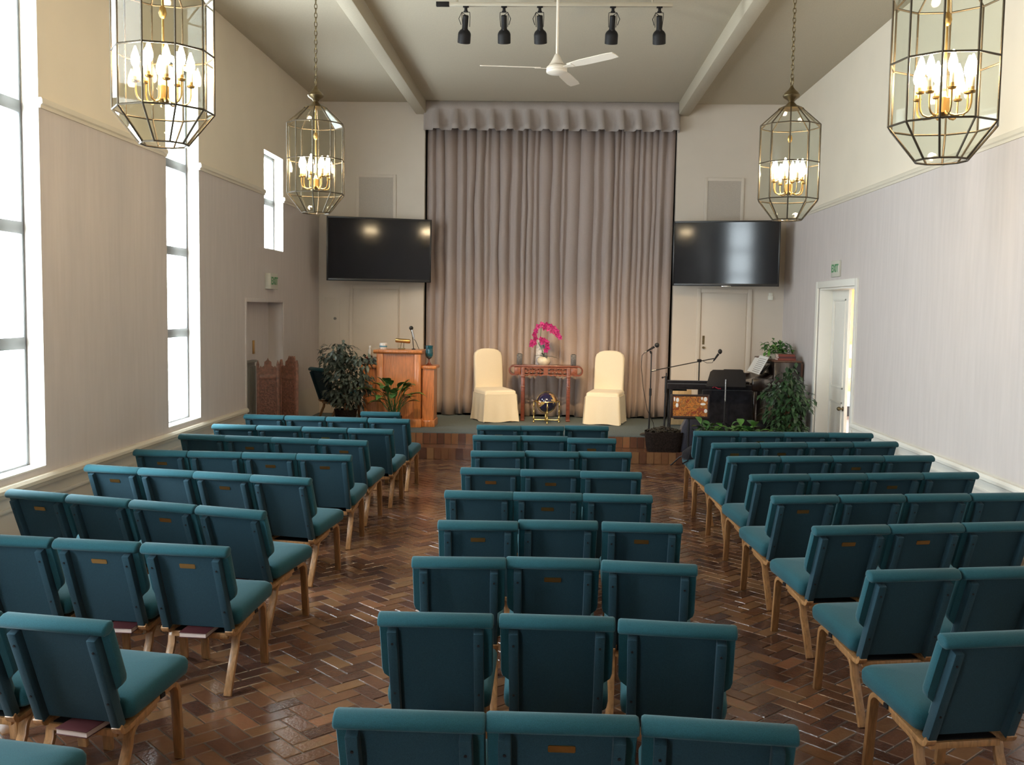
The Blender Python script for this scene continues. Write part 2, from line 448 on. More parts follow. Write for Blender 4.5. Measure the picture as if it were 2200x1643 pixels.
# stage and step: carpet tops, faces of upright brown tiles
def tiled_face(mb, shade, y, x0, x1, z0, z1, w=.1):
    x = x0
    while x < x1 - .01:
        x2 = min(x + w, x1); mb.cur = 1
        n0 = len(mb.f)
        mb.box((x + .003, y - .008, z0 + .003), (x2 - .003, y + .01, z1 - .003))
        s = rnd.random(); shade += [s] * (len(mb.f) - n0); x = x2
def stage_obj(name, boxm, y0, y1, z0, z1, zf0, label):
    mb = MB(); sh = []
    mb.cur = 0; mb.box((XL, y0, z0), (XR, y1, z1)); sh += [.5] * 6
    tiled_face(mb, sh, y0 - .004, XL, XR, zf0, z1 - (.0 if boxm else .012))
    if boxm == 0:
        pass
    me = mb.mesh(name, [M['carpet'] if not boxm else M['tile'], M['tile'], M['grout']], smooth=0, recalc=False)
    at = me.attributes.new('tile_shade', 'FLOAT', 'FACE'); at.data.foreach_set('value', sh)
    return struct(link(name, me), label, 'stage')
stage_obj('floor_stage', 0, YSG, YB + .5, 0, ZS, ZSTEP, 'low stage carpeted in grey green with tiled front')
stage_obj('floor_step', 1, YST, YSG, 0, ZSTEP, 0, 'brown tiled step in front of the stage')

# ------------------------------------------------------------------ windows
def window(n, y0, y1, z0, z1, mull, x=XL, axis='x', label=''):
    root = link('window_%d' % n, None); struct(root, label, 'window')
    xo = x - .15
    root.location = (xo, (y0 + y1) / 2, z0) if axis == 'x' else ((y0 + y1) / 2, xo, z0)
    hw = (y1 - y0) / 2; h = z1 - z0
    def B(mb, u0, u1, a0, a1, d0, d1):
        if axis == 'x': mb.box((d0, u0, a0), (d1, u1, a1))
        else: mb.box((u0, d0, a0), (u1, d1, a1))
    mb = MB()
    B(mb, -hw, -hw + .03, 0, h, -.02, .02); B(mb, hw - .03, hw, 0, h, -.02, .02)
    B(mb, -hw + .03, hw - .03, 0, .025, -.02, .02); B(mb, -hw + .03, hw - .03, h - .04, h, -.02, .02)
    for q in mull: B(mb, -hw + .03, hw - .03, q - z0 - .045, q - z0 + .045, -.02, .025)
    mb.build('frame', M['alum'], root, bevel=.004)
    mb = MB(); B(mb, -hw + .04, hw - .04, .04, h - .04, .0, .006)
    mb.build('pane', M['winglass'], root, smooth=0)
    mb = MB(); B(mb, -hw + .001, hw - .001, -.0005, .012, .03, .15)
    mb.build('sill', M['white'], root, smooth=0)
    mb = MB(); B(mb, -hw, -hw + .004, .012, h, .03, .149); B(mb, hw - .004, hw, .012, h, .03, .149); B(mb, -hw + .004, hw - .004, h - .004, h, .03, .149)
    mb.build('reveal', M['white'], root, smooth=0)
    # a portal that guides the daylight sampling (gives no light itself)
    ld = bpy.data.lights.new('daylight_portal', 'AREA'); ld.shape = 'RECTANGLE'
    ld.size, ld.size_y = (y1 - y0, h) if axis == 'x' else (y1 - y0, h)
    lo = bpy.data.objects.new('daylight_portal', ld); COL.objects.link(lo)
    if axis == 'x':
        lo.location = (xo - .04, (y0 + y1) / 2, (z0 + z1) / 2); lo.rotation_euler = (R_(90), 0, R_(-90))
    else:
        lo.location = ((y0 + y1) / 2, xo - .04, (z0 + z1) / 2); lo.rotation_euler = (R_(90), 0, R_(180))
    ld.cycles.is_portal = True
MU = [1.77, 2.62, 3.50]
WL = ['tall narrow window nearest the stage screen side, below the far lantern', 'tall bright window at the near edge of the window wall']
window(1, *WINS[0], MU, label='tall window behind the near window-side lantern')
window(2, *WINS[1], MU, label='tall bright window nearest the viewer, cut by the picture edge')
window(3, *WINS[3], [3.47], label='short high two-pane window above the exit sign')
window(4, *WINS[2], MU, label='tall window beside the back rows of chairs')
window(5, -3.3, -2.5, WZ0, WZ1, MU, x=YF, axis='y', label='tall window in the rear wall')

# ------------------------------------------------------------------ recess with closed door, left
d = struct(link('door_1', None), 'flat painted door deep in the recess behind the carved screen', 'door'); d.location = (XL - .2, 12.8, 0)
mb = MB(); mb.box((-.05, -.84, 0), (0, .84, 2.11)); mb.build('panel', M['wall_low'], d, smooth=0)
mb = MB(); mb.box((0.0, .07, 1.42), (.012, .15, 1.60)); mb.build('handle_plate', M['brass'], d, bevel=.003)
mb = MB(); mb.cyl((.02, -.55, 2.11), (.02, -.55, 1.86), .006); mb.build('door_closer', M['greyslat'], d)
mb = MB()
for (a0, a1, b0, b1) in ((11.93, 11.98, 0, 2.16), (13.61, 13.65, 0, 2.16), (11.98, 13.61, 2.11, 2.16)):
    mb.box((XL - .005, a0, b0), (XL + .012, a1, b1))
struct(mb.build('trim_%d' % k, M['wall_low'], bevel=.003)); k += 1
t = thing('louvered_panel', 'grey vertical-slatted panel in the recess behind the carved screen', 'panel', (XL - .09, 12.32, 0))
mb = MB(); mb.box((-.03, -.3, 0), (.0, .3, 1.33)); mb.build('backing', M['greyslat'], t, smooth=0)
mb = MB()
for i in range(12): mb.box((0, -.29 + i * .05, .03), (.018, -.265 + i * .05, 1.28))
mb.build('slats', M['greyslat'], t, bevel=.003)
mb = MB(); mb.box((-.03, -.3, 1.33), (.03, .3, 1.36)); mb.build('cap', M['greyslat'], t, bevel=.004)

# ------------------------------------------------------------------ right doorway
mb = MB()
for (a0, a1, b0, b1) in ((11.93, 12.02, 0, 2.51), (13.68, 13.77, 0, 2.51), (12.02, 13.68, 2.42, 2.51)):
    mb.box((XR - .025, a0, b0), (XR + .01, a1, b1))
mb.box((XR + .01, 13.655, 0), (XR + .23, 13.68, 2.42)); mb.box((XR + .01, 12.02, 0), (XR + .19, 12.045, 2.42)); mb.box((XR + .01, 12.045, 2.393), (XR + .23, 13.655, 2.42))
struct(mb.build('trim_%d' % k, M['white'], bevel=.005), 'white door casing on the door-side wall', 'door casing'); k += 1
def panel_leaf(mb, w, h, th, panels):
    mb.box((-th, 0, 0), (0, w, h))
    for (a0, a1, b0, b1) in panels:
        for (p, q, r, s) in ((a0, a1, b0, b0 + .025), (a0, a1, b1 - .025, b1), (a0, a0 + .025, b0, b1), (a1 - .025, a1, b0, b1)):
            mb.box((-th - .014, p, r), (-th, q, s))
        mb.box((-th - .006, a0 + .05, b0 + .05), (-th, a1 - .05, b1 - .05))
d = struct(link('door_2', None), 'white panelled door leaf standing closed beside the open gap', 'door'); d.location = (XR + .22, 12.92, .03)
mb = MB(); panel_leaf(mb, .735, 2.36, .04, [(.1, .62, .2, .88), (.1, .62, 1.05, 2.24)]); mb.build('leaf', M['white'], d, bevel=.004)
mb = MB(); mb.cyl((-.04, .045, .80), (-.075, .045, .80), .012); mb.sphere((-.095, .045, .80), .028); mb.cyl((-.041, .045, .80), (-.045, .045, .80), .033); mb.build('door_knob', M['oldbrass'], d)
d = struct(link('door_3', None), 'flush painted door under the window-side screen', 'door'); d.location = (-2.87, YB, ZS)
mb = MB(); mb.box((-.36, -.012, 0), (.36, .0, 2.02)); mb.build('leaf', M['backwall'], d, bevel=.003)
mb = MB()
for (a0, a1, b0, b1) in ((-.43, -.375, 0, 2.09), (.375, .38, 0, 2.09), (-.375, .375, 2.035, 2.09)): mb.box((a0, -.016, b0), (a1, 0, b1))
mb.build('casing', M['backwall'], d, bevel=.003)
d = struct(link('door_4', None), 'flush painted door with casing under the door-side screen', 'door'); d.location = (2.72, YB, ZS)
mb = MB(); mb.box((-.36, -.012, 0), (.345, .0, 2.03)); mb.build('leaf', M['backwall'], d, bevel=.003)
mb = MB()
for (a0, a1, b0, b1) in ((-.44, -.375, 0, 2.11), (.36, .43, 0, 2.11), (-.375, .36, 2.045, 2.11)): mb.box((a0, -.03, b0), (a1, 0, b1))
mb.build('casing', M['backwall'], d, bevel=.006)
mb = MB(); mb.box((-.335, -.018, 1.22), (-.30, -.012, 1.36)); mb.cyl((-.317, -.02, 1.17), (-.317, -.05, 1.17), .02); mb.build('latch', M['oldbrass'], d)

# side room seen through the gap
RX0, RX1, RY0, RY1 = XR + .18, 7.0, 10.5, 20.5
M['kitchenwall'] = pm('side_room_paint', (.80, .79, .76), .7)
mb = MB(); mb.box((RX0, RY1, 0), (RX1, RY1 + .1, 2.9)); mb.box((RX1, RY0, 0), (RX1 + .1, RY1, 2.9)); mb.box((RX0, RY0 - .1, 0), (RX1, RY0, 2.9)); mb.box((RX0, YB + 1, 0), (RX0 + .1, RY1, 2.9))
struct(mb.build('wall_side_room', M['kitchenwall'], smooth=0))
mb = MB(); mb.box((RX0, RY0, 2.9), (RX1, RY1, 3.0)); struct(mb.build('ceiling_side_room', M['kitchenwall'], smooth=0))
t = thing('wall_cabinet', 'orange wooden wall cabinet seen through the open door gap', 'cabinet', (6.2, RY1, 0))
mb = MB(); mb.box((-.5, -.35, 1.45), (.5, 0, 2.75)); mb.build('body', M['orangewood'], t, bevel=.01)
for s in (-1, 1):
    mb = MB(); mb.box((min(0, s * .48) + .01, -.37, 1.5), (max(0, s * .48) - .01, -.35, 2.65)); mb.build('door', M['orangewood'], t, bevel=.006)
mb = MB(); mb.box((5.85, RY1 - .02, .95), (6.4, RY1, 1.15)); tag(mb.build('wall_poster', M['orangepaper'], smooth=0), 'small orange poster on white wall beyond the door gap', 'poster')
t = thing('base_cabinet', 'low cabinet with orange drawer and pale blue doors beyond the door gap', 'cabinet', (6.15, RY1 - .005, 0))
mb = MB(); mb.box((-.5, -.5, 0), (.5, 0, .2)); mb.build('plinth', M['black'], t, smooth=0)
mb = MB(); mb.box((-.5, -.5, .2), (.5, 0, .5)); mb.build('door', M['bluebox'], t, bevel=.01)
mb = MB(); mb.box((-.5, -.5, .5), (.5, 0, .75)); mb.build('drawer', M['orangewood'], t, bevel=.01)

# ------------------------------------------------------------------ curtain and valance
def fold_list(x0, x1, wmin, wmax, seed):
    r = random.Random(seed); xs = [x0]
    while xs[-1] < x1 - wmin: xs.append(xs[-1] + r.uniform(wmin, wmax))
    sc = (x1 - x0) / (xs[-1] - x0)
    return [x0 + (x - x0) * sc for x in xs]
def curtain():
    xs = fold_list(-2.065, 1.888, .075, .215, 11); r = random.Random(5)
    amp = [.012 + .36 * (xs[min(i + 1, len(xs) - 1)] - xs[i]) * r.uniform(.6, 1.25) for i in range(len(xs))]; lean = [r.uniform(-.3, .3) for _ in xs]
    zs = [ZS + .015, ZS + .3, 1.0, 1.6, 2.3, 3.0, 3.7, 4.3, 4.95]
    N = 13; verts = []; faces = []; cols = 0
    wob = [[r.uniform(-.018, .018) for _ in xs] for _ in zs]
    for zi, z in enumerate(zs):
        row = []
        for i in range(len(xs) - 1):
            a = xs[i] + (wob[zi][i] if 0 < i else 0); b = xs[i + 1] + (wob[zi][i + 1] if i + 1 < len(xs) - 1 else 0)
            for q in range(N + (1 if i == len(xs) - 2 else 0)):
                t = q / N; s = (1 - abs(2 * t - 1) ** 2.2) if i % 3 else (.5 - .5 * math.cos(2 * PI * t)) ** .8
                tt = t + lean[i] * t * (1 - t)
                A = amp[i] * (.85 + .3 * (1 - zi / len(zs)))
                dz = .018 * math.sin(i * 2.1) + .012 * s if zi == 0 else 0
                # swing: the curtain falls slightly narrower at the bottom on the door side
                xx = a + (b - a) * tt
                xx -= (xx + 2.05) / 3.925 * .035 * (1 - zi / (len(zs) - 1))
                row.append((xx, YB + .09 - A * s, z + dz))
        verts += row; cols = len(row)
    for zi in range(len(zs) - 1):
        for c in range(cols - 1):
            faces.append((zi * cols + c, zi * cols + c + 1, (zi + 1) * cols + c + 1, (zi + 1) * cols + c))
    mb = MB(); mb.add(verts, faces)
    o = mb.build('stage_curtain', M['curtain'], smooth=80)
    md = o.modifiers.new('thickness', 'SOLIDIFY'); md.thickness = .006; md.offset = 1
    return tag(o, 'tall taupe pleated curtain hanging across the stage', 'curtain')
curtain()
def valance():
    x0, x1 = -2.10, 1.925; n = 14; verts = []; faces = []
    P = (x1 - x0) / n
    # per pleat: flat swag, then a bell fold standing out from the valance
    prof = [(0, .01), (.1, .03), (.25, .045), (.42, .03), (.50, .0), (.55, -.09), (.60, -.125), (.76, -.135), (.90, -.125), (.95, -.09), (1.0, .01)]
    zs = [(ZC - .005, 0.), (ZC - .11, .04), (ZC - .13, .10), (ZC - .24, .55), (ZC - .36, .85), (ZC - .455, 1.)]
    cols = n * (len(prof) - 1) + 1
    r = random.Random(3); jit = [r.uniform(-.05, .05) for _ in range(n + 1)]
    for zi, (z, f) in enumerate(zs):
        for i in range(n):
            for q in range(len(prof) - 1 + (1 if i == n - 1 else 0)):
                u, dpt = prof[q]
                # bell fold narrow at the top and wide below
                u2 = u
                if .5 < u < 1: u2 = .78 + (u - .78) * (.55 + .45 * f)
                x = x0 + (i + u2 + jit[i] * (0 < u < 1)) * P
                dz = .012 * math.sin(u * PI * 2) if zi == len(zs) - 1 else 0
                if zi == len(zs) - 1 and .58 < u < .97: dz -= -.018
                verts.append((x, YB - .125 + dpt * f, z + dz))
    for zi in range(len(zs) - 1):
        for c in range(cols - 1):
            faces.append((zi * cols + c, zi * cols + c + 1, (zi + 1) * cols + c + 1, (zi + 1) * cols + c))
    root = thing('curtain_valance', 'taupe box-pleated valance along the top of the stage curtain', 'valance', (0, 0, 0))
    mb = MB(); mb.add(verts, faces); o = mb.build('pleated_skirt', M['valance'], root, smooth=70)
    md = o.modifiers.new('thickness', 'SOLIDIFY'); md.thickness = .006; md.offset = 1
    mb = MB(); mb.box((x0, YB - .07, ZC - .14), (x1, YB - .002, ZC - .004)); mb.build('board', M['valance'], root, smooth=0)
    for xx in (x0, x1 - .012):
        mb = MB(); mb.box((xx, YB - .10, ZC - .45), (xx + .012, YB - .002, ZC - .14)); mb.build('return_flap', M['valance'], root, smooth=0)
valance()

# wall grilles, thermostat
for nm, lab, x0, x1, tx in (('l', 'grey speaker grille high on the back wall above the window-side screen', -3.15, -2.60, -3.18), ('r', 'grey speaker grille high on the back wall above the door-side screen', 2.40, 2.92, 2.95)):
    t = thing('speaker_grille', lab, 'speaker grille', ((x0 + x1) / 2, YB, 3.3), group='grilles over the screens')
    h = (x1 - x0) / 2
    mb = MB(); mb.box((-h, -.012, 0), (h, 0, .83)); mb.build('cloth', M['grille'], t, smooth=0)
    mb = MB()
    for (a0, a1, b0, b1) in ((-h - .05, -h, 0, .88), (h, h + .05, 0, .88), (-h, h, .83, .88)): mb.box((a0, -.02, b0), (a1, 0, b1))
    mb.build('frame', M['backwall'], t, bevel=.003)
t = thing('thermostat', 'small cream thermostat on the back wall beside the door-side screen', 'thermostat', (3.44, YB + .003, 2.27))
mb = MB(); mb.box((-.04, -.03, 0), (.04, 0, .07)); mb.build('body', M['thermo'], t, bevel=.008)
mb = MB(); mb.box((-.03, -.025, .07), (.03, 0, .115)); mb.cyl((0, -.025, .09), (0, -.03, .09), .012); mb.build('dial', M['thermo'], t, bevel=.004)
t = thing('wall_panel', 'small painted hatch with dark knob on the back wall behind the ficus', 'panel', (-3.56, YB, 1.45))
mb = MB(); mb.box((-.14, -.014, 0), (.1, 0, .76)); mb.build('cover', M['backwall'], t, bevel=.004)
mb = MB(); mb.cyl((.03, -.014, .42), (.03, -.04, .42), .022); mb.build('knob', M['greyslat'], t)

# exit signs
def exit_sign(y, z, x, sg, w, h, dp, label):
    t = thing('exit_sign', label, 'exit sign', (x, y, z), group='exit signs')
    mb = MB(); mb.box((min(0, sg * dp), -w / 2, 0), (max(0, sg * dp), w / 2, h)); mb.build('housing', M['exitbox'], t, bevel=.008)
    cu = bpy.data.curves.new('exit_text', 'FONT'); cu.body = 'EXIT'; cu.size = h * .66; cu.align_x = 'CENTER'; cu.align_y = 'CENTER'; cu.extrude = .002; cu.offset = .004
    tmp = bpy.data.objects.new('tmp', cu); COL.objects.link(tmp)
    dg = bpy.context.evaluated_depsgraph_get(); me = bpy.data.meshes.new_from_object(tmp.evaluated_get(dg)); bpy.data.objects.remove(tmp)
    me.materials.clear(); me.materials.append(M['exitgreen'])
    o = link('lettering', me, t)
    bb = [v.co.x for v in me.vertices]; sx = w * .84 / (max(bb) - min(bb))
    o.scale = (sx, 1, 1)
    o.location = (sg * (dp + .001), 0, h / 2); o.rotation_euler = (R_(90), 0, R_(90) * sg)
exit_sign(12.96, 2.285, XL, 1, .36, .21, .075, 'exit sign box on the window wall above the recess')
exit_sign(12.86, 2.55, XR, -1, .36, .21, .03, 'exit sign on the wall above the white doorway')

# ------------------------------------------------------------------ TVs
def tv(p0, p1, z0, z1, label, bump):
    (xa, ya), (xb, yb) = p0, p1
    ang = math.atan2(yb - ya, xb - xa); w = math.hypot(xb - xa, yb - ya); h = z1 - z0
    t = thing('television', label, 'television', ((xa + xb) / 2, (ya + yb) / 2, z0), math.degrees(ang), 'wall televisions')
    t.rotation_euler.x = R_(2.3)
    mb = MB()
    for (a0, a1, b0, b1) in ((-w / 2, -w / 2 + .022, 0, h), (w / 2 - .022, w / 2, 0, h), (-w / 2 + .022, w / 2 - .022, h - .024, h), (-w / 2 + .022, w / 2 - .022, 0, .04)):
        mb.box((a0, -.012, b0), (a1, .03, b1))
    mb.build('bezel', M['bezel'], t, bevel=.003)
    mb = MB(); mb.box((-w / 2 + .02, -.004, .038), (w / 2 - .02, .006, h - .022)); mb.build('screen', M['screen'], t, smooth=0)
    mb = MB(); mb.box((-w / 2 + .03, .03, .03), (w / 2 - .03, .06, h - .03)); mb.build('back_shell', M['bezel'], t, bevel=.012)
    mb = MB(); mb.box((-.06, .06, .25), (.06, .075, .7)); mb.box((-.03, .06, h * .45), (.03, .462, h * .52)); mb.build('wall_arm', M['blackmetal'], t)
    if bump:
        mb = MB(); mb.box((-.05, -.02, -.012), (.09, .02, .006)); mb.build('sensor', M['chrome'], t, bevel=.004)
tv((-3.515, 15.06), (-1.955, 15.54), 2.465, 3.452, 'dark wall television on the window side of the curtain', 0)
tv((1.855, 15.48), (3.42, 15.09), 2.47, 3.468, 'wall television reflecting a bright window, on the door side of the curtain', 1)

# ------------------------------------------------------------------ lanterns
def ring8(r, z, a0): return [Vector((r * math.cos(a0 + i * PI / 5), r * math.sin(a0 + i * PI / 5), z)) for i in range(10)]
def lantern_parts(root):
    rings = [ring8(.115, 0, 0), ring8(.238, .155, 0), ring8(.238, .435, 0), ring8(.238, .725, 0), ring8(.085, .865, 0)]
    mb = MB()
    for a in range(4):
        for i in range(10): mb.cyl(rings[a][i], rings[a + 1][i], .0052, n=6)
    for a in range(5):
        for i in range(10): mb.cyl(rings[a][i], rings[a][(i + 1) % 10], .005, n=6)
    mb.build('cage', M['came'], root)
    mb = MB()
    for a in range(4):
        for i in range(10):
            j = (i + 1) % 10; mb.add([rings[a][i], rings[a][j], rings[a + 1][j], rings[a + 1][i]], [(0, 1, 2, 3)])
    mb.build('glass', M['lampglass'], root, smooth=0, recalc=False)
    mb = MB(); mb.lathe([(.02, .86), (.10, .862), (.085, .872), (.045, .89), (.022, .915), (.03, .93), (.062, .95), (.068, .965), (.055, .985), (.028, 1.01), (.014, 1.03), (.01, 1.045)], n=20)
    mb.build('cap', M['oldbrass'], root)
    mb = MB(); mb.tube([(0, .028 * math.cos(t), 1.07 + .028 * math.sin(t)) for t in [2 * PI * i / 20 for i in range(20)]], .0055, 8, True)
    mb.build('hanging_ring', M['oldbrass'], root)
    mb = MB(); mb.cyl((0, 0, .215), (0, 0, .86), .006); mb.lathe([(.004, .60), (.014, .61), (.02, .63), (.014, .655), (.004, .665)]); mb.lathe([(.004, .19), (.02, .20), (.03, .215), (.026, .235), (.026, .28), (.018, .285), (.01, .31)], n=16)
    mb.build('stem', M['brass'], root)
    for i in range(8):
        a = i * PI / 4 + .2; rr = .128 if i % 2 == 0 else .105; zc = .285 if i % 2 == 0 else .30
        c, s = math.cos(a), math.sin(a)
        mb = MB()
        path = [(r * c, r * s, z) for r, z in ((.02, .225), (.035, .208), (.06, .198), (rr - .035, .198), (rr - .016, .206), (rr - .005, .222), (rr, .245), (rr, zc))]
        mb.tube(path, .0045, 6)
        mb.lathe([(.005, 0), (.017, .004), (.02, .012), (.011, .016), (.011, .03)], (rr * c, rr * s, zc - .002), n=12)
        arm = mb.build('candle_arm', M['brass'], root)
        mb = MB(); mb.cyl((rr * c, rr * s, zc + .026), (rr * c, rr * s, zc + .075), .0105, n=10); mb.build('candle_sleeve', M['candlesleeve'], arm)
        mb = MB(); mb.lathe([(.007, .072), (.016, .082), (.021, .10), (.0195, .121), (.011, .150), (.003, .172)], (rr * c, rr * s, zc), n=10); mb.build('bulb', M['bulb'], arm)
def chain(root, z0, z1):
    mb = MB(); z = z0; k = 0
    while z < z1 - .02:
        pts = []
        for i in range(12):
            t = 2 * PI * i / 12; a = .0115 * math.cos(t); b = .024 * math.sin(t)
            pts.append((a, 0, z + .02 + b) if k % 2 == 0 else (0, a, z + .02 + b))
        mb.tube(pts, .0032, 5, True); z += .036; k += 1
    mb.build('chain', M['oldbrass'], root)
    mb = MB(); mb.lathe([(.062, z1), (.06, z1 - .012), (.035, z1 - .03), (.01, z1 - .045), (.008, z1 - .06)]); mb.build('ceiling_canopy', M['oldbrass'], root)
LAN = [(-2.005, 8.2, 2.855, 25.7, 'faceted glass lantern hanging over the window-side chairs, nearer the stage', 1), (1.835, 7.9, 2.815, 5, 'faceted glass lantern hanging over the door-side chairs, nearer the stage', 1),
       (-1.925, 4.8, 2.862, 16.8, 'large faceted glass lantern nearest the viewer on the window side', 1), (1.76, 4.62, 2.79, 30, 'large faceted glass lantern nearest the viewer on the door side', 1)]
proto = None
for (x, y, z, rz, lab, _) in LAN:
    if proto is None:
        proto = thing('glass_lantern', lab, 'lantern', (x, y, z), rz, 'hanging glass lanterns'); lantern_parts(proto); L = proto
    else:
        L = copy_tree(proto)
        for ch in list(L.children):
            if ch.name.startswith(('chain', 'ceiling_canopy')): bpy.data.objects.remove(ch)
        L.location = (x, y, z); L.rotation_euler = (0, 0, R_(rz)); L['label'] = lab
    chain(L, 1.09, ZC - z)

# ------------------------------------------------------------------ ceiling fan
FX, FY, FZ = -.01, 9.1, 4.24
t = thing('ceiling_fan', 'white three-blade ceiling fan on a long rod', 'ceiling fan', (FX, FY, FZ))
mb = MB(); mb.cyl((0, 0, .14), (0, 0, ZC - FZ - .04), .0125, n=14); mb.build('rod', M['fanwhite'], t)
mb = MB(); mb.lathe([(.02, ZC - FZ - .09), (.05, ZC - FZ - .06), (.065, ZC - FZ)]); mb.build('canopy', M['fanwhite'], t)
mb = MB(); mb.lathe([(.012, .155), (.02, .15), (.045, .10), (.062, .07), (.07, .062), (.06, .056)], n=28); mb.build('upper_cover', M['fanwhite'], t)
mb = MB(); mb.lathe([(.05, .056), (.078, .05), (.094, .035), (.096, .02), (.09, .012), (.096, .006), (.094, -.012), (.08, -.02), (.0, -.024)], n=32); mb.build('motor_housing', M['fanwhite'], t)
for a in (186, 316, 75):
    T = Matrix.Rotation(R_(a), 4, 'Z') @ Matrix.Translation((0, 0, .03)) @ Matrix.Rotation(R_(-12), 4, 'X')
    mb = MB()
    out = [(.15, -.035), (.3, -.052), (.6, -.055), (.695, -.045), (.70, .0), (.695, .045), (.6, .055), (.3, .052), (.15, .035)]
    mb.prism(out, -.003, .003, lambda p, q, r: T @ Vector((p, q, r)))
    bl = mb.build('blade', M['fanwhite'], t, smooth=30)
    mb = MB(); mb.prism([(.06, -.02), (.12, -.018), (.2, -.03), (.2, .03), (.12, .018), (.06, .02)], -.008, -.003, lambda p, q, r: T @ Vector((p, q, r))); mb.build('bracket', M['fanwhite'], bl)

# ------------------------------------------------------------------ track and spot heads
TY, TZ = 10.3, ZC - .03
t = thing('lighting_track', 'pale lighting track bar across the ceiling', 'lighting track', (-.05, TY, TZ))
M['track'] = pm('track_metal', (.50, .455, .37), .45, .2)
mb = MB(); mb.box((-1.08, -.02, -.115), (1.21, .02, -.075)); mb.build('bar', M['track'], t, bevel=.004)
mb = MB(); mb.box((-1.215, -.022, -.117), (-1.08, .022, -.073)); mb.build('feed_box', M['black'], t, bevel=.004)
mb = MB()
for xx in (-1.0, 0, 1.0): mb.cyl((xx, 0, -.075), (xx, 0, .03), .012)
mb.build('bracket', M['track'], t)
SPOTS = [(-.958, (.03, 1, .0)), (-.564, (.0, 1, .0)), (-.196, (.01, 1, .0)), (.552, (.0, 1, .0)), (1.026, (-.02, 1, .0))]
SLAB = ['black spotlight head at the feed end of the track', 'black spotlight head second from the feed end of the track', 'black spotlight head third on the track, next to the fan rod', 'black spotlight head second from the plain end of the track', 'black spotlight head at the plain end of the track']
tilt = [(.10, 0), (0, 0), (-.04, 0), (.02, 0), (-.06, 0)]
for i, (x, _) in enumerate(SPOTS):
    t = thing('spotlight_head', SLAB[i], 'spotlight', (x, TY, TZ - .115), 0, 'black track spotlights')
    mb = MB(); mb.box((-.03, -.016, -.012), (.03, .016, 0)); mb.cyl((0, 0, -.012), (0, 0, -.055), .016); mb.box((-.022, -.012, -.06), (.022, .012, -.045)); mb.build('adapter', M['black'], t, bevel=.003)
    ax = Vector((-tilt[i][0], .42, -.9)).normalized()
    c0 = Vector((0, 0, -.09)) - ax * .0
    mb = MB(); s = .040
    mb.tube([(-s, 0, -.06), (-s - .002, .02, -.10), (-s + .004, .06, -.19)], .0035, 6); mb.tube([(s, 0, -.06), (s + .002, .02, -.10), (s - .004, .06, -.19)], .0035, 6); mb.cyl((-s, 0, -.06), (s, 0, -.06), .0035, n=6)
    mb.build('yoke', M['blackmetal'], t)
    mb = MB(); mb.lathe([(.0, -.005), (.026, 0), (.030, .004), (.030, .13), (.034, .14), (.052, .155), (.064, .175), (.067, .19), (.067, .275), (.061, .276), (.06, .25), (.0, .24)], c0, ax, 22); mb.build('can', M['black'], t, smooth=35)
    mb = MB(); u, v, d_ = frame_of(ax); pk = c0 + ax * .13
    mb.cyl(pk + u * .028, pk + u * .06, .005, n=8); mb.sphere(pk + u * .062, .009, 8, 6); mb.build('knob', M['blackmetal'], t)
    cd = Vector((x, TY, TZ - .115)) + c0
    mb = MB(); sd = 1 if i in (1, 3) else -1
    mb.tube([c0, c0 + Vector((sd * .04, -.03, .02)), c0 + Vector((sd * .07, -.02, -.04)), c0 + Vector((sd * .05, .02, -.09))], .004, 6); mb.build('cable', M['black'], t)

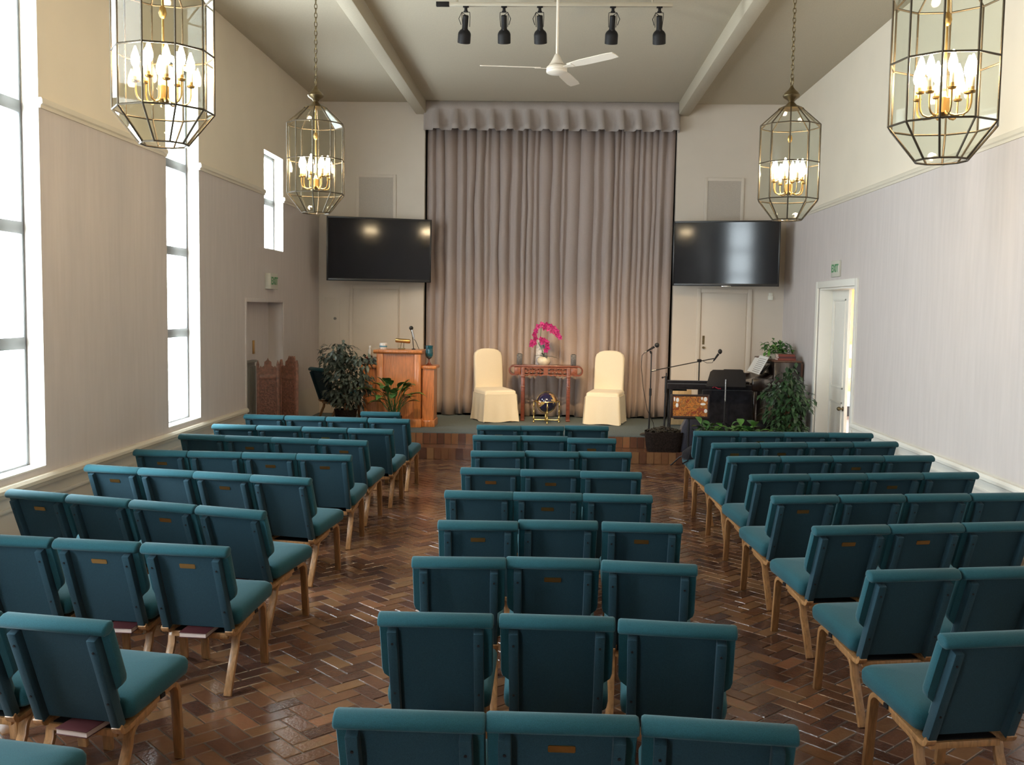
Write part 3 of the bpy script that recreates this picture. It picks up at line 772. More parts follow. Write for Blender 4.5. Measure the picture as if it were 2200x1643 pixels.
# ------------------------------------------------------------------ church chairs
TB = R_(20.5); P0 = Vector((0, -.125, .345)); BD = Vector((0, -math.sin(TB), math.cos(TB))); BN = Vector((0, -math.cos(TB), -math.sin(TB)))
def bk(x, u, v): return P0 + Vector((x, 0, 0)) + BD * u + BN * v
def arc(c, r, a0, a1, n=6): return [(c[0] + r * math.cos(R_(a0 + (a1 - a0) * i / n)), c[1] + r * math.sin(R_(a0 + (a1 - a0) * i / n))) for i in range(n + 1)]
CM = {}
def chair_meshes():
    # seat cushion
    hw0, hw1 = .236, .222; rings = []
    base = rrect(1, 1, .17, 6)
    for ins, z in ((.02, 0), (.004, .013), (0, .038), (0, .066), (.007, .082), (.022, .094), (.055, .103), (.11, .108), (.17, .110)):
        r = []
        for (a, b) in base:
            yy = .112 + b * (.228 - ins); k = (yy + .19) / .53
            xx = a * (hw1 + (hw0 - hw1) * min(1, k) - ins)
            zz = .350 + .052 * k + z * (1 - .08 * max(0, (k - .7) / .3) ** 2)
            r.append(Vector((xx, yy, zz)))
        rings.append(r)
    mb = MB(); mb.loft(rings); CM['seat'] = mb.mesh('seat', M['teal'], smooth=50)
    # padded backrest (front cushion with wings narrowing to the bottom)
    out = [(-.168, .02), (.168, .02), (.170, .14), (.195, .175), (.228, .205), (.234, .23), (.234, .46), (.225, .475), (-.225, .475), (-.234, .46), (-.234, .23), (-.228, .205), (-.195, .175), (-.170, .14)]
    rings = []
    for sc, v in ((.985, -.010), (1, -.016), (1, -.040), (.985, -.052), (.95, -.059), (.88, -.063)):
        rings.append([bk(x * sc, .255 + (u - .255) * sc, v) for x, u in out])
    mb = MB(); mb.loft(rings); CM['backrest'] = mb.mesh('backrest', M['teal'], smooth=45)
    # rolled top edge
    mb = MB(); rings = []
    for x, s in ((-.238, .55), (-.236, .85), (-.228, 1), (0, 1), (.228, 1), (.236, .85), (.238, .55)):
        rings.append([bk(x, .487 + .026 * s * math.sin(2 * PI * k / 14), -.016 + .040 * s * math.cos(2 * PI * k / 14)) for k in range(14)])
    mb.loft(rings); CM['top_roll'] = mb.mesh('top_roll', M['teal'], smooth=60)
    # recessed rear panel
    mb = MB(); mb.prism([(-.157, .004), (.157, .004), (.157, .47), (-.157, .47)], -.014, -.006, bk); CM['rear_panel'] = mb.mesh('rear_panel', M['teal_shade'], smooth=0)
    for s in (-1, 1):
        mb = MB(); mb.prism([(s * .157, .0), (s * .197, .0), (s * .197, .458), (s * .157, .458)], -.014, .034, bk)
        CM['stile%d' % s] = mb.mesh('stile', M['teal_shade'], bevel=.005)
        for q, u in enumerate((.40, .14)):
            mb = MB(); p = bk(s * .177, u, .034); mb.cyl(p - BN * .002, p + BN * .003, .0055, n=8)
            CM['screw%d%d' % (s, q)] = mb.mesh('screw', M['black'])
        mb = MB(); mb.box((min(s * .204, s * .209), .13, .356), (max(s * .204, s * .209), .165, .376)); CM['gang%d' % s] = mb.mesh('ganging_clip', M['black'])
        # front leg runs up, bends and becomes the seat rail with a hook at the rear
        xa, xb = (s * .160, s * .204)
        path = [(.325, .0), (.305, .20), (.296, .30)] + arc((.236, .318), .058, -12 + 18, 97, 7)[1:] + [(.10, .357), (-.04, .334), (-.105, .322)] + arc((-.124, .352), .031, -75, -170, 5)[1:] + [(-.157, .350)]
        path = [(y, max(z, 0)) for y, z in path]
        mb = MB(); mb.ribbon(path, .023, xa, xb, lambda a, b, t: Vector((t, a, b)))
        CM['fleg%d' % s] = mb.mesh('leg', M['oak'], bevel=.004, smooth=35)
        path = [(-.185, 0.), (-.118, .16), (-.082, .237)] + arc((-.008, .248), .073, 174, 98, 6)[1:] + [(.05, .330), (.11, .342)]
        path = [(y, z) for y, z in path]
        mb = MB(); mb.ribbon(path, .023, xa + s * .001, xb - s * .001, lambda a, b, t: Vector((t, a, b - 0)))
        CM['rleg%d' % s] = mb.mesh('leg', M['oak'], bevel=.004, smooth=35)
    mb = MB(); mb.box((-.16, -.125, .288), (.16, -.105, .318)); CM['stretcher'] = mb.mesh('stretcher', M['oak'], bevel=.004)
    mb = MB()
    mb.box((-.155, -.10, .312), (.155, .12, .318)); mb.box((-.155, .11, .318), (.155, .118, .35)); CM['book_rack'] = mb.mesh('book_rack', M['black'], bevel=.002)
    mb = MB(); mb.prism(rrect(.043, .0135, .005, 3, 0, .395), -.006, -.003, bk); CM['plaque'] = mb.mesh('plaque', M['brass'], smooth=30)
chair_meshes()
def chair(x, y, z, rz, label, plaque=False, near=True, group='teal church chairs'):
    t = thing('church_chair', label, 'chair', (x, y, z), rz, group)
    link('seat', CM['seat'], t); b = link('backrest', CM['backrest'], t)
    link('top_roll', CM['top_roll'], b); rp = link('rear_panel', CM['rear_panel'], b)
    for s in (-1, 1):
        st = link('stile', CM['stile%d' % s], b)
        link('leg', CM['fleg%d' % s], t); link('leg', CM['rleg%d' % s], t)
        if near:
            for q in (0, 1): link('screw', CM['screw%d%d' % (s, q)], b)
            link('ganging_clip', CM['gang%d' % s], t)
    link('stretcher', CM['stretcher'], t); link('book_rack', CM['book_rack'], t)
    if plaque:
        p = link('plaque', CM['plaque'], t); p['label'] = 'small brass plaque'
    return t
CH = [
('C',0,0,-.557,10.645,-.4),('C',0,1,-.118,10.669,3.7),('C',0,2,.372,10.764,1.9),('C',1,0,-.537,9.817,.7),('C',1,1,-.071,9.846,.3),('C',1,2,.398,9.756,0),
('C',2,0,-.477,8.766,2.8),('C',2,1,.017,8.821,-1.2),('C',2,2,.467,8.854,1.9),('C',3,0,-.463,7.847,-.8),('C',3,1,-.002,7.829,1.3),('C',3,2,.477,7.807,-1.4),
('C',4,0,-.48,6.877,-1),('C',4,1,-.019,6.876,.8),('C',4,2,.464,6.876,-.9),('C',5,0,-.431,5.945,2.2),('C',5,1,.041,6.01,2.1),('C',5,2,.555,5.997,-1.8),
('C',6,0,-.465,5.097,3),('C',6,1,.021,5.132,.2),('C',6,2,.526,5.089,-5.3),('C',7,0,-.464,4.192,1.1),('C',7,1,.042,4.203,-.6),('C',7,2,.55,4.158,-5.7),
('C',8,0,-.421,3.212,-.3),('C',8,1,.05,3.224,.3),('C',8,2,.555,3.212,-4.8),
('L',0,3,-3.23,11.184,-5.1),('L',0,2,-2.748,11.141,-5.1),('L',0,1,-2.266,11.098,-5.1),('L',0,0,-1.785,11.056,-5.1),
('L',1,3,-3.266,10.238,-4.4),('L',1,2,-2.784,10.201,-4.4),('L',1,1,-2.301,10.164,-4.4),('L',1,0,-1.819,10.127,-4.4),
('L',2,3,-3.298,9.429,-6.4),('L',2,2,-2.835,9.377,-6.4),('L',2,1,-2.372,9.326,-6.4),('L',2,0,-1.909,9.274,-6.4),
('L',3,3,-3.3,8.401,-3.4),('L',3,2,-2.831,8.389,-2.4),('L',3,1,-2.362,8.378,-2.4),('L',3,0,-1.894,8.366,-2.4),
('L',4,3,-3.29,7.551,-11.6),('L',4,2,-2.83,7.456,-11.6),('L',4,1,-2.37,7.361,-11.6),('L',4,0,-1.91,7.266,-11.6),
('L',5,3,-3.304,6.498,-14.8),('L',5,2,-2.832,6.374,-14.8),('L',5,1,-2.36,6.249,-14.8),('L',5,0,-1.888,6.125,-14.8),
('L',6,2,-2.846,5.304,-5.7),('L',6,1,-2.354,5.254,-5.7),('L',6,0,-1.861,5.205,-5.7),('L',7,1,-2.404,4.082,-9),('L',7,0,-1.913,4.004,-9),('L',8,0,-1.925,3.055,-9),
('R',0,0,1.709,10.521,3.5),('R',0,1,2.179,10.55,3.5),('R',0,2,2.649,10.579,3.5),('R',0,3,3.119,10.608,3.5),
('R',1,0,1.71,9.636,11.7),('R',1,1,2.179,9.733,11.7),('R',1,2,2.648,9.831,11.7),('R',1,3,3.117,9.928,11.7),
('R',2,0,1.715,8.78,9.8),('R',2,1,2.186,8.861,9.8),('R',2,2,2.656,8.942,9.8),('R',2,3,3.127,9.024,9.8),
('R',3,0,1.723,7.86,10.8),('R',3,1,2.191,7.949,10.8),('R',3,2,2.66,8.039,10.8),('R',3,3,3.128,8.128,10.8),
('R',4,0,1.701,6.994,10.3),('R',4,1,2.183,7.082,10.3),('R',4,2,2.666,7.169,10.3),('R',4,3,3.149,7.257,10.3),
('R',5,0,1.73,6.062,11.5),('R',5,1,2.202,6.158,11.5),('R',5,2,2.674,6.255,11.5),('R',6,0,1.746,5.085,10.6),('R',6,1,2.227,5.176,10.6),('R',7,0,1.728,4.15,11.5)]
PLQ = {'L11','L22','L20','L33','L31','L30','L43','L41','L53','L51','L61','L60'.replace('60', '60'),'C00','C12','C30','C31','C41','C50','C52','C61','C81','R01','R10','R11','R22','R32','R40','R50','R51'}
ORD = ['first', 'second', 'third', 'fourth', 'fifth', 'sixth', 'seventh', 'eighth', 'ninth']
SEAT = {'L': ['beside the aisle', 'second from aisle', 'third from aisle', 'against the window wall'], 'R': ['beside the aisle', 'second from aisle', 'third from aisle', 'against the door wall'], 'C': ['on its window side', 'in its middle', 'on its door side']}
BLK = {'L': 'window-side block', 'R': 'door-side block', 'C': 'middle block'}
BOOKS = {'L70', 'L61', 'L60', 'L50', 'C70', 'R40'}
hb = 0
def hymnal(t, label, rz_extra=0, dx=0., mats=None):
    T = Matrix.Translation(t.location) @ Matrix.Rotation(t.rotation_euler.z, 4, 'Z') @ Matrix.Translation((dx, -.115, .3185)) @ Matrix.Rotation(R_(rz_extra), 4, 'Z')
    o = thing('hymnal', label, 'book', T.translation, math.degrees(T.to_euler().z), 'hymnals under the chairs')
    mb = MB(); mb.box((-.075, -.105, 0), (.075, .10, .003)); mb.box((-.075, -.105, .025), (.075, .10, .028)); mb.box((-.075, .097, .003), (.075, .10, .025)); mb.build('cover', M['bookmar'], o, bevel=.001)
    mb = MB(); mb.box((-.072, -.100, .003), (.072, .097, .025)); mb.build('pages', M['pages'], o, smooth=0)
for (b, r, s, x, y, rz) in CH:
    key = '%s%d%d' % (b, r, s); pq = key in PLQ
    lab = 'teal chair %s, %s row from stage, %s, %s' % ('with brass plaque' if pq else 'without a plaque', ORD[r], BLK[b], SEAT[b][s])
    if key == 'L80': lab = 'teal chair seat showing at the very corner of the ninth window-side row'
    t = chair(x, y, 0, rz, lab, pq, near=(y < 7.3))
    if key in BOOKS:
        hymnal(t, 'maroon hymnal under chair %s in %s row of %s' % (SEAT[b][s], ORD[r], BLK[b]), {'L61': 4, 'L70': -3, 'R40': 25}.get(key, 2), {'L70': .02, 'L61': .07, 'L50': -.06}.get(key, 0))
chair(-2.019, 11.734, 0, -1.2, 'single teal chair standing ahead of the window-side block near the podium', False, False)
chair(-3.24, 14.42, ZS, -48, 'dark teal chair on the stage turned sideways behind the ficus', False, False)
# black bag on the seat
mb = MB(); rings = []
for s, z in ((.85, 0), (1, .03), (.95, .09), (.6, .14), (.25, .17)): rings.append([Vector((.15 * s * a, .11 * s * b, z)) for a, b in rrect(1, 1, .5, 5)])
mb.loft(rings); t = thing('bag', 'small black bag on the aisle chair of the first door-side row', 'bag', (1.60, 10.72, .447), 20)
mb.build('body', M['blackcloth'], t)
mb = MB(); mb.tube([(-.08, 0, .14), (-.12, -.08, .1), (-.17, -.12, .02), (-.2, -.06, -.02)], .008, 6); mb.build('strap', M['blackcloth'], t)

# ------------------------------------------------------------------ stage: podium
t = thing('podium', 'orange oak podium with lower side wings and plinth', 'podium', (-2.235, 14.1, ZS))
mb = MB(); mb.box((-.315, 0, .12), (.33, .5, 1.065)); mb.build('body', M['podium'], t, smooth=0)
for a in (-.315, .235):
    mb = MB(); mb.box((a, -.035, .12), (a + .095, .0, 1.065)); mb.build('stile', M['podium'], t, bevel=.006)
mb = MB(); mb.prism([(-.04, 1.065), (-.06, 1.085), (-.06, 1.12), (.5, 1.12), (.5, 1.065)], -.36, .35, lambda a, b, c: Vector((c, a, b))); mb.build('top', M['podium'], t, bevel=.008)
mb = MB(); mb.box((-.33, -.05, 0), (.345, .5, .12)); mb.build('plinth', M['podium'], t, bevel=.008)
for s, a0, a1 in ((-1, -.545, -.315), (1, .33, .53)):
    mb = MB(); mb.box((a0 + .015, .06, .1), (a1 - (.015 if s > 0 else 0), .44, .85)); w = mb.build('wing', M['podium'], t, smooth=0)
    mb = MB(); mb.box((a0 - .01 if s < 0 else a0, .03, .85), (a1 if s < 0 else a1 + .02, .46, .895)); mb.build('wing_top', M['podium'], w, bevel=.01)
    mb = MB(); mb.box((a0, .04, 0), (a1, .45, .1)); mb.build('wing_plinth', M['podium'], w, bevel=.008)
PT = ZS + 1.12
t = thing('plastic_tub', 'small white tub with blue band on the podium top', 'tub', (-2.50, 14.35, PT))
mb = MB(); mb.lathe([(.0, 0), (.048, .0), (.052, .01), (.055, .03)]); mb.build('base', M['cup'], t)
mb = MB(); mb.lathe([(.0535, .028), (.056, .03), (.056, .05), (.0535, .052)]); mb.build('band', M['blueband'], t)
mb = MB(); mb.lathe([(.052, .05), (.058, .052), (.058, .085), (.05, .09), (0, .09)]); mb.build('lid', M['cup'], t)
t = thing('reading_lamp', 'brass reading lamp with horizontal shade on the podium', 'lamp', (-2.235, 14.38, PT))
mb = MB(); mb.box((-.05, -.03, 0), (.05, .03, .018)); mb.build('base', M['oldbrass'], t, bevel=.004)
mb = MB(); mb.cyl((-.015, 0, .018), (.0, 0, .11), .005); mb.cyl((.03, 0, .018), (.035, 0, .11), .005); mb.build('stem', M['oldbrass'], t)
mb = MB(); mb.lathe([(.0, -.112), (.024, -.11), (.03, -.10), (.03, .10), (.024, .11), (.0, .112)], (.02, 0, .125), (1, 0, -.06), 16); mb.build('shade', M['brass'], t)
t = thing('gooseneck_microphone', 'microphone on a short stand at the podium top', 'microphone', (-2.055, 14.38, PT))
mb = MB(); mb.lathe([(.0, 0), (.03, 0), (.03, .01), (.008, .015), (0, .02)]); mb.cyl((0, 0, .01), (-.02, 0, .21), .006); mb.build('stem', M['blackmetal'], t)
mb = MB(); mb.cyl((.005, 0, .15), (-.03, .0, .29), .014, .019); mb.build('body', M['chrome'], t)
mb = MB(); mb.sphere((-.038, 0, .315), .032, 12, 9); mb.build('head', M['mic'], t)
mb = MB(); mb.tube([(.005, 0, .15), (.03, -.01, .13), (.06, -.02, .06), (.085, -.02, .004)], .004, 6); mb.build('cable', M['black'], t)
t = thing('goblet', 'dark blue glass goblet on the door-side wing of the podium', 'goblet', (-1.815, 14.32, ZS + .895))
mb = MB(); mb.lathe([(.0, 0), (.05, 0), (.052, .008), (.03, .02), (.012, .05), (.012, .09)]); mb.build('foot', M['rose'], t)
mb = MB(); mb.lathe([(.01, .09), (.035, .105), (.056, .14), (.06, .18), (.054, .23), (.058, .275), (.062, .29), (.057, .288), (.05, .23), (.05, .16), (.0, .12)], n=24); mb.build('bowl', M['goblet'], t)
t = thing('wooden_box', 'small dark box on the window-side wing of the podium', 'box', (-2.665, 14.36, ZS + .895))
mb = MB(); mb.box((-.08, -.06, 0), (.09, .06, .085)); mb.build('body', M['blackmetal'], t, bevel=.004)
mb = MB(); mb.box((-.09, -.07, .085), (.1, .07, .11)); mb.build('lid', M['rose'], t, bevel=.004)
t = thing('water_bottle', 'small clear bottle standing on the dark box at the podium', 'bottle', (-2.70, 14.36, ZS + 1.005))
mb = MB(); mb.lathe([(.0, 0), (.028, 0), (.03, .01), (.03, .09), (.014, .125), (.013, .14)]); mb.build('body', M['bottle'], t)
mb = MB(); mb.lathe([(.016, .138), (.016, .16), (0, .162)]); mb.build('cap', M['cup'], t)

# ------------------------------------------------------------------ slipcovered chairs
def slip_chair(x, y, rz, label):
    t = thing('slipcovered_chair', label, 'chair', (x, y, ZS), rz, 'cream slipcovered chairs on stage')   # faces local -y
    mb = MB(); rings = []
    for (z, hw, hy, dy, r) in ((.40, .235, .052, .25, .03), (.62, .235, .05, .262, .03), (.85, .235, .048, .285, .03), (.99, .232, .046, .305, .03), (1.045, .215, .044, .313, .03), (1.085, .165, .042, .318, .025), (1.105, .095, .036, .321, .02), (1.11, .03, .02, .322, .01)):
        rings.append([Vector((a, dy + b, z)) for a, b in rrect(hw, hy, r, 5)])
    mb.loft(rings); mb.build('backrest', M['slip'], t, smooth=60)
    mb = MB(); rings = []
    for (z, ins) in ((.40, .0), (.47, .0), (.485, .008), (.497, .025), (.503, .06), (.505, .12)):
        rings.append([Vector((a * (.255 - ins), -.03 + b * (.275 - ins), z + .006 * b)) for a, b in rrect(1, 1, .14, 5)])
    mb.loft(rings); mb.build('seat_cushion', M['slip'], t, smooth=50)
    mb = MB(); rings = []; r0 = random.Random(int(abs(x) * 100))
    pts = rrect(1, 1, .06, 4); n = len(pts)
    dense = []
    for i in range(n):
        a, b = pts[i], pts[(i + 1) % n]
        L = math.hypot(a[0] - b[0], a[1] - b[1]); q = max(1, int(L / .12))
        for k in range(q): dense.append((a[0] + (b[0] - a[0]) * k / q, a[1] + (b[1] - a[1]) * k / q))
    ph = r0.random() * 6
    for (z, fl) in ((.43, 0), (.36, .002), (.2, .007), (.012, .016)):
        ring = []
        for i, (a, b) in enumerate(dense):
            w = .008 * math.sin(i * 1.05 + ph) * fl / .016
            corner = max(0, abs(a * b) - .72) * .06 * fl / .016
            ring.append(Vector((a * (.262 + fl + corner) + w * (abs(a) > .9) * a, -.03 + b * (.285 + fl + corner) + w * (abs(b) > .9) * b, z + (.012 * math.sin(i * .5 + ph) if z < .05 else 0) * (.6))))
        rings.append(ring)
    mb.loft(rings, False, True); mb.build('skirt', M['slip'], t, smooth=50)
    for fx, fy in ((-.21, -.25), (.21, -.25), (-.21, .22), (.21, .22)):
        mb = MB(); mb.box((fx - .02, fy - .02, 0), (fx + .02, fy + .02, .42)); mb.build('leg', M['oak'], t)
    # inverted pleat lines at the front corners
    for s in (-1, 1):
        mb = MB(); mb.add([(s * .268, -.318, .42), (s * .262, -.327, .42), (s * .282, -.340, .012), (s * .292, -.330, .012)], [(0, 1, 2, 3)])
        mb.build('corner_pleat', M['slip'], t, smooth=0)
    mb = MB(); mb.tube([Vector((a * .258, -.03 + b * .278, .432)) for a, b in rrect(1, 1, .12, 5)], .006, 6, True); mb.build('piping', M['slip'], t)
slip_chair(-.90, 15.17, 24, 'cream slipcovered chair on stage between the podium and the red table')
slip_chair(.835, 15.12, -13, 'cream slipcovered chair on stage beside the microphone stands')

# ------------------------------------------------------------------ altar table
t = thing('altar_table', 'carved rosewood altar table with scrolled ends before the curtain', 'table', (-.10, 15.32, ZS))
H = .872
mb = MB()
def endcurl(s): return [(s * (.50 + .07 * math.sin(R_(a))), H - .075 + .075 * math.cos(R_(a))) for a in range(0, 181, 15)]
mb.box((-.50, -.16, H - .03), (.50, .16, H)); mb.build('top', M['rose'], t, bevel=.006)
for s in (-1, 1):
    mb = MB(); path = [(s * .50, H - .015)] + [(s * (.50 + .068 * math.sin(R_(a))), H - .083 + .068 * math.cos(R_(a))) for a in range(15, 181, 15)] + [(s * .43, H - .151)]
    mb.ribbon(path, .022, -.16, .16, lambda a, b, c: Vector((a, c, b))); mb.build('scroll_end', M['rose'], t, smooth=50)
    mb = MB()
    for yy in (-.15, .13):
        mb.box((s * .44 - .05, yy, H - .145), (s * .44 + .05, yy + .02, H - .035))
    mb.build('end_bracket', M['rosecut'], t, bevel=.006)
for yy in (-.152, .136):
    mb = MB()
    mb.box((-.42, yy, H - .05), (.42, yy + .016, H - .03)); mb.box((-.42, yy, H - .155), (.42, yy + .016, H - .14))
    mb.box((-.035, yy, H - .14), (.035, yy + .016, H - .05))
    for s in (-1, 1):
        for cx, r in ((.09, .022), (.15, .03), (.21, .022), (.27, .03), (.32, .018)):
            for a0, rr in ((0, r), (1.4, r * .5)):
                mb.tube([(s * (cx + rr * math.cos(q)), yy + .008, H - .095 + rr * 1.25 * math.sin(q)) for q in [a0 + .42 * i for i in range(13)]], .007, 5)
        mb.box((s * .2 - .16, yy + .002, H - .10), (s * .2 + .16, yy + .012, H - .088))
        for cx in (.08, .15, .22, .29): mb.sphere((s * cx, yy + .008, H - .158), .018, 8, 6, (1.3, .5, .8))
    mb.build('apron', M['rosecut'], t, smooth=40)
for sx in (-1, 1):
    for yy in (-.155, .115):
        mb = MB(); x = sx * .355
        mb.box((x - .028, yy, 0), (x + .028, yy + .04, H - .03)); mb.box((x - .034, yy - .006, H - .19), (x + .034, yy + .046, H - .165)); mb.box((x - .033, yy - .005, H - .345), (x + .033, yy + .045, H - .325)); mb.box((x - .032, yy - .004, 0), (x + .032, yy + .044, .03))
        mb.build('leg', M['rose'], t, bevel=.006)
TT = ZS + H
# orchid
t = thing('orchid_arrangement', 'magenta orchid in pale pot wrapped in silver paper on the altar table', 'flower arrangement', (-.135, 15.30, TT))
mb = MB(); mb.lathe([(.0, 0), (.075, 0), (.10, .03), (.108, .065), (.095, .105), (.075, .125), (.06, .13), (0, .12)], n=22); mb.build('pot', M['vase'], t)
mb = MB(); r0 = random.Random(4); ringsP = []
for z, r in ((.0, .07), (.12, .085), (.24, .075), (.36, .05), (.44, .018)):
    ringsP.append([Vector((-.055 + r * (1 + .25 * math.sin(3 * a + z * 9)) * math.cos(a), .075 + r * .55 * (1 + .2 * math.sin(4 * a)) * math.sin(a), z)) for a in [2 * PI * i / 18 for i in range(18)]])
mb.loft(ringsP); mb.build('wrap', M['silver'], t, smooth=30)
mb = MB()
stems = [[(0, 0, .12), (.01, 0, .25), (-.06, 0, .42), (-.05, 0, .58), (.04, -.01, .63), (.16, -.02, .58), (.25, -.03, .46)], [(0, 0, .12), (-.03, -.02, .24), (-.09, -.03, .34), (-.03, -.04, .40), (.04, -.05, .36), (.05, -.06, .25)]]
for st in stems: mb.tube(st, .005, 6)
mb.build('stem', M['leafmid'], t)
mb = MB()
for d_, L_ in (((.9, -.2, .35), .26), ((-.7, -.3, .5), .2), ((.3, -.7, .4), .16), ((-.35, -.3, 1), .16)): mb.leaf((0, 0, .12), d_, L_, .055, .45)
mb.build('leaves', M['leafdark'], t, smooth=60, recalc=False)
def flower_pts():
    out = []
    for i in range(11): out.append((-.09 + .005 * (i % 2) if i < 5 else 0, 0, 0))
    return out
FP = [(-.155, -.02, .475), (-.13, -.03, .535), (-.14, -.02, .415), (-.10, -.03, .60), (-.04, -.03, .635), (.03, -.03, .63), (.0, -.05, .585), (.065, -.04, .565), (.10, -.03, .615), (.15, -.03, .58), (.155, -.05, .525), (.12, -.04, .535), (.20, -.04, .53), (.215, -.05, .475), (.245, -.05, .44), (.185, -.05, .49),
      (-.185, -.03, .36), (-.195, -.03, .315), (-.15, -.02, .345), (-.05, -.06, .405), (.0, -.06, .385), (-.03, -.05, .355), (.04, -.07, .36), (.045, -.07, .315), (.05, -.07, .27), (.03, -.07, .235)]
for i, p in enumerate(FP):
    r0 = random.Random(i); mb = MB()
    tilt_ = Matrix.Rotation(r0.uniform(-.5, .5), 3, 'Z') @ Matrix.Rotation(r0.uniform(-.4, .4), 3, 'X') @ Matrix.Rotation(r0.uniform(0, 1.2), 3, 'Y')
    for a in range(5):
        an = a * 2 * PI / 5; L_ = .042 if a % 2 else .048
        d_ = Vector((math.cos(an), -.18, math.sin(an))); sd = Vector((-math.sin(an), 0, math.cos(an)))
        c = Vector((0, 0, 0)); vs = []
        for tt, w in ((0, .15), (.35, .9), (.7, 1), (1, .25)):
            m_ = d_ * L_ * tt
            vs += [m_ - sd * w * .017, m_ + Vector((0, -.005, 0)) * (1 - tt), m_ + sd * w * .017]
        vs = [Vector(p) + tilt_ @ v for v in vs]
        mb.add(vs, [f for q in range(3) for f in ((q * 3, q * 3 + 1, q * 3 + 4, q * 3 + 3), (q * 3 + 1, q * 3 + 2, q * 3 + 5, q * 3 + 4))])
    mb.sphere(Vector(p) + Vector((0, -.012, 0)), .010, 8, 6)
    mb.build('blossom', M['magenta'], t, smooth=60)
for x, lab in ((-.515, 'dark slate candle holder on the podium end of the altar table'), (.328, 'dark slate candle holder on the microphone end of the altar table')):
    t = thing('candle_holder', lab, 'candle holder', (x, 15.28, TT), 0, 'slate candle holders')
    mb = MB(); mb.box((-.042, -.04, 0), (.042, .04, .17)); mb.build('body', M['candle'], t, bevel=.01)
    mb = MB(); mb.lathe([(.03, .17), (.03, .176), (.024, .176), (.024, .171), (0, .171)]); mb.build('rim', M['blackmetal'], t)

# globe on brass stand
t = thing('globe', 'dark blue gemstone globe in brass stand under the altar table', 'globe', (-.078, 14.98, ZS))
mb = MB(); mb.sphere((0, 0, .315), .148, 32, 20); gl = mb.build('sphere', M['globe'], t)
mb = MB(); mb.tube([(.192 * math.cos(a), .192 * math.sin(a), .335) for a in [2 * PI * i / 40 for i in range(40)]], .008, 8, True); mb.build('horizon_ring', M['gold'], t)
mb = MB(); mb.tube([(.165 * math.cos(a) * .92, .165 * math.cos(a) * .39, .315 + .165 * math.sin(a)) for a in [2 * PI * i / 40 for i in range(40)]], .0055, 8, True); mb.build('meridian_ring', M['gold'], t)
for i in range(4):
    a = R_(-90 + i * 90 + 4); c, s = math.cos(a), math.sin(a)
    mb = MB(); mb.lathe([(.0, 0), (.014, .002), (.017, .015), (.010, .03), (.012, .05), (.019, .07), (.011, .09), (.009, .14), (.016, .16), (.010, .18), (.008, .24), (.015, .26), (.009, .28), (.009, .33), (0, .34)], (.195 * c, .195 * s, 0), n=12); mb.build('leg', M['gold'], t)
mb = MB()
for i in range(2):
    a = R_(i * 90 + 4); mb.cyl((.19 * math.cos(a), .19 * math.sin(a), .045), (-.19 * math.cos(a), -.19 * math.sin(a), .045), .006, n=8)
mb.lathe([(0, .03), (.03, .035), (.03, .055), (0, .06)]); mb.build('stretcher', M['gold'], t)

# ------------------------------------------------------------------ carved folding screen
def pan_screen():
    t = thing('folding_screen', 'carved dark wood two-panel folding screen by the recess', 'folding screen', (-3.43, 12.3, 0))
    for (xa, ya, xb, yb, h, f) in ((-.34, .0, -.075, .10, 1.30, 0), (-.07, .10, .205, -.10, 1.31, 1)):
        L = math.hypot(xb - xa, yb - ya); ang = math.atan2(yb - ya, xb - xa)
        T = Matrix.Translation((xa, ya, 0)) @ Matrix.Rotation(ang, 4, 'Z')
        fn = lambda a, b, c: T @ Vector((a, c, b))
        mb = MB(); mb.prism([(.03, .08), (L - .03, .08), (L - .03, h - .12), (.03, h - .12)], .006, .018, fn)
        n = 9
        for iz in range(22):
            for ix in range(4):
                a = .045 + (L - .09) * (ix + .5) / 4; z = .16 + (h - .36) * (iz + .5) / 22
                mb.prism([(a - .02, z), (a, z - .02), (a + .02, z), (a, z + .02)], .0, .022, fn)
        pn = mb.build('panel', M['screenwood'], t, smooth=0)
        mb = MB()
        mb.prism([(0, 0), (.035, 0), (.035, h + .02), (.0175, h + .075), (0, h + .02)], -.006, .03, fn); mb.prism([(L - .035, 0), (L, 0), (L, h + .02), (L - .0175, h + .075), (L - .035, h + .02)], -.006, .03, fn)
        mb.prism([(.035, .04), (L - .035, .04), (L - .035, .1), (.035, .1)], -.004, .028, fn); mb.prism([(.035, h - .17), (L - .035, h - .17), (L - .035, h - .11), (.035, h - .11)], -.004, .028, fn)
        mb.build('frame', M['screenwood2'], t, bevel=.004)
        mb = MB(); c = L / 2; w = L - .07
        mb.prism([(c - w / 2, h - .11), (c + w / 2, h - .11), (c + w / 2, h - .03), (c + w * .42, h), (c + w * .36, h - .02), (c + w * .22, h + .0), (c + w * .2, h + .05), (c + w * .07, h + .07), (c, h + .1), (c - w * .07, h + .07), (c - w * .2, h + .05), (c - w * .22, h), (c - w * .36, h - .02), (c - w * .42, h), (c - w / 2, h - .03)], .0, .022, fn)
        if f:
            for q in range(4): mb.prism([(L * (.5 + q * .1), h), (L * (.5 + q * .1) + .018, h), (L * (.5 + q * .1) + .018, h + .10), (L * (.5 + q * .1) + .009, h + .125), (L * (.5 + q * .1), h + .10)], .002, .02, fn)
        mb.build('crest', M['screenwood2'], t, smooth=0)
pan_screen()

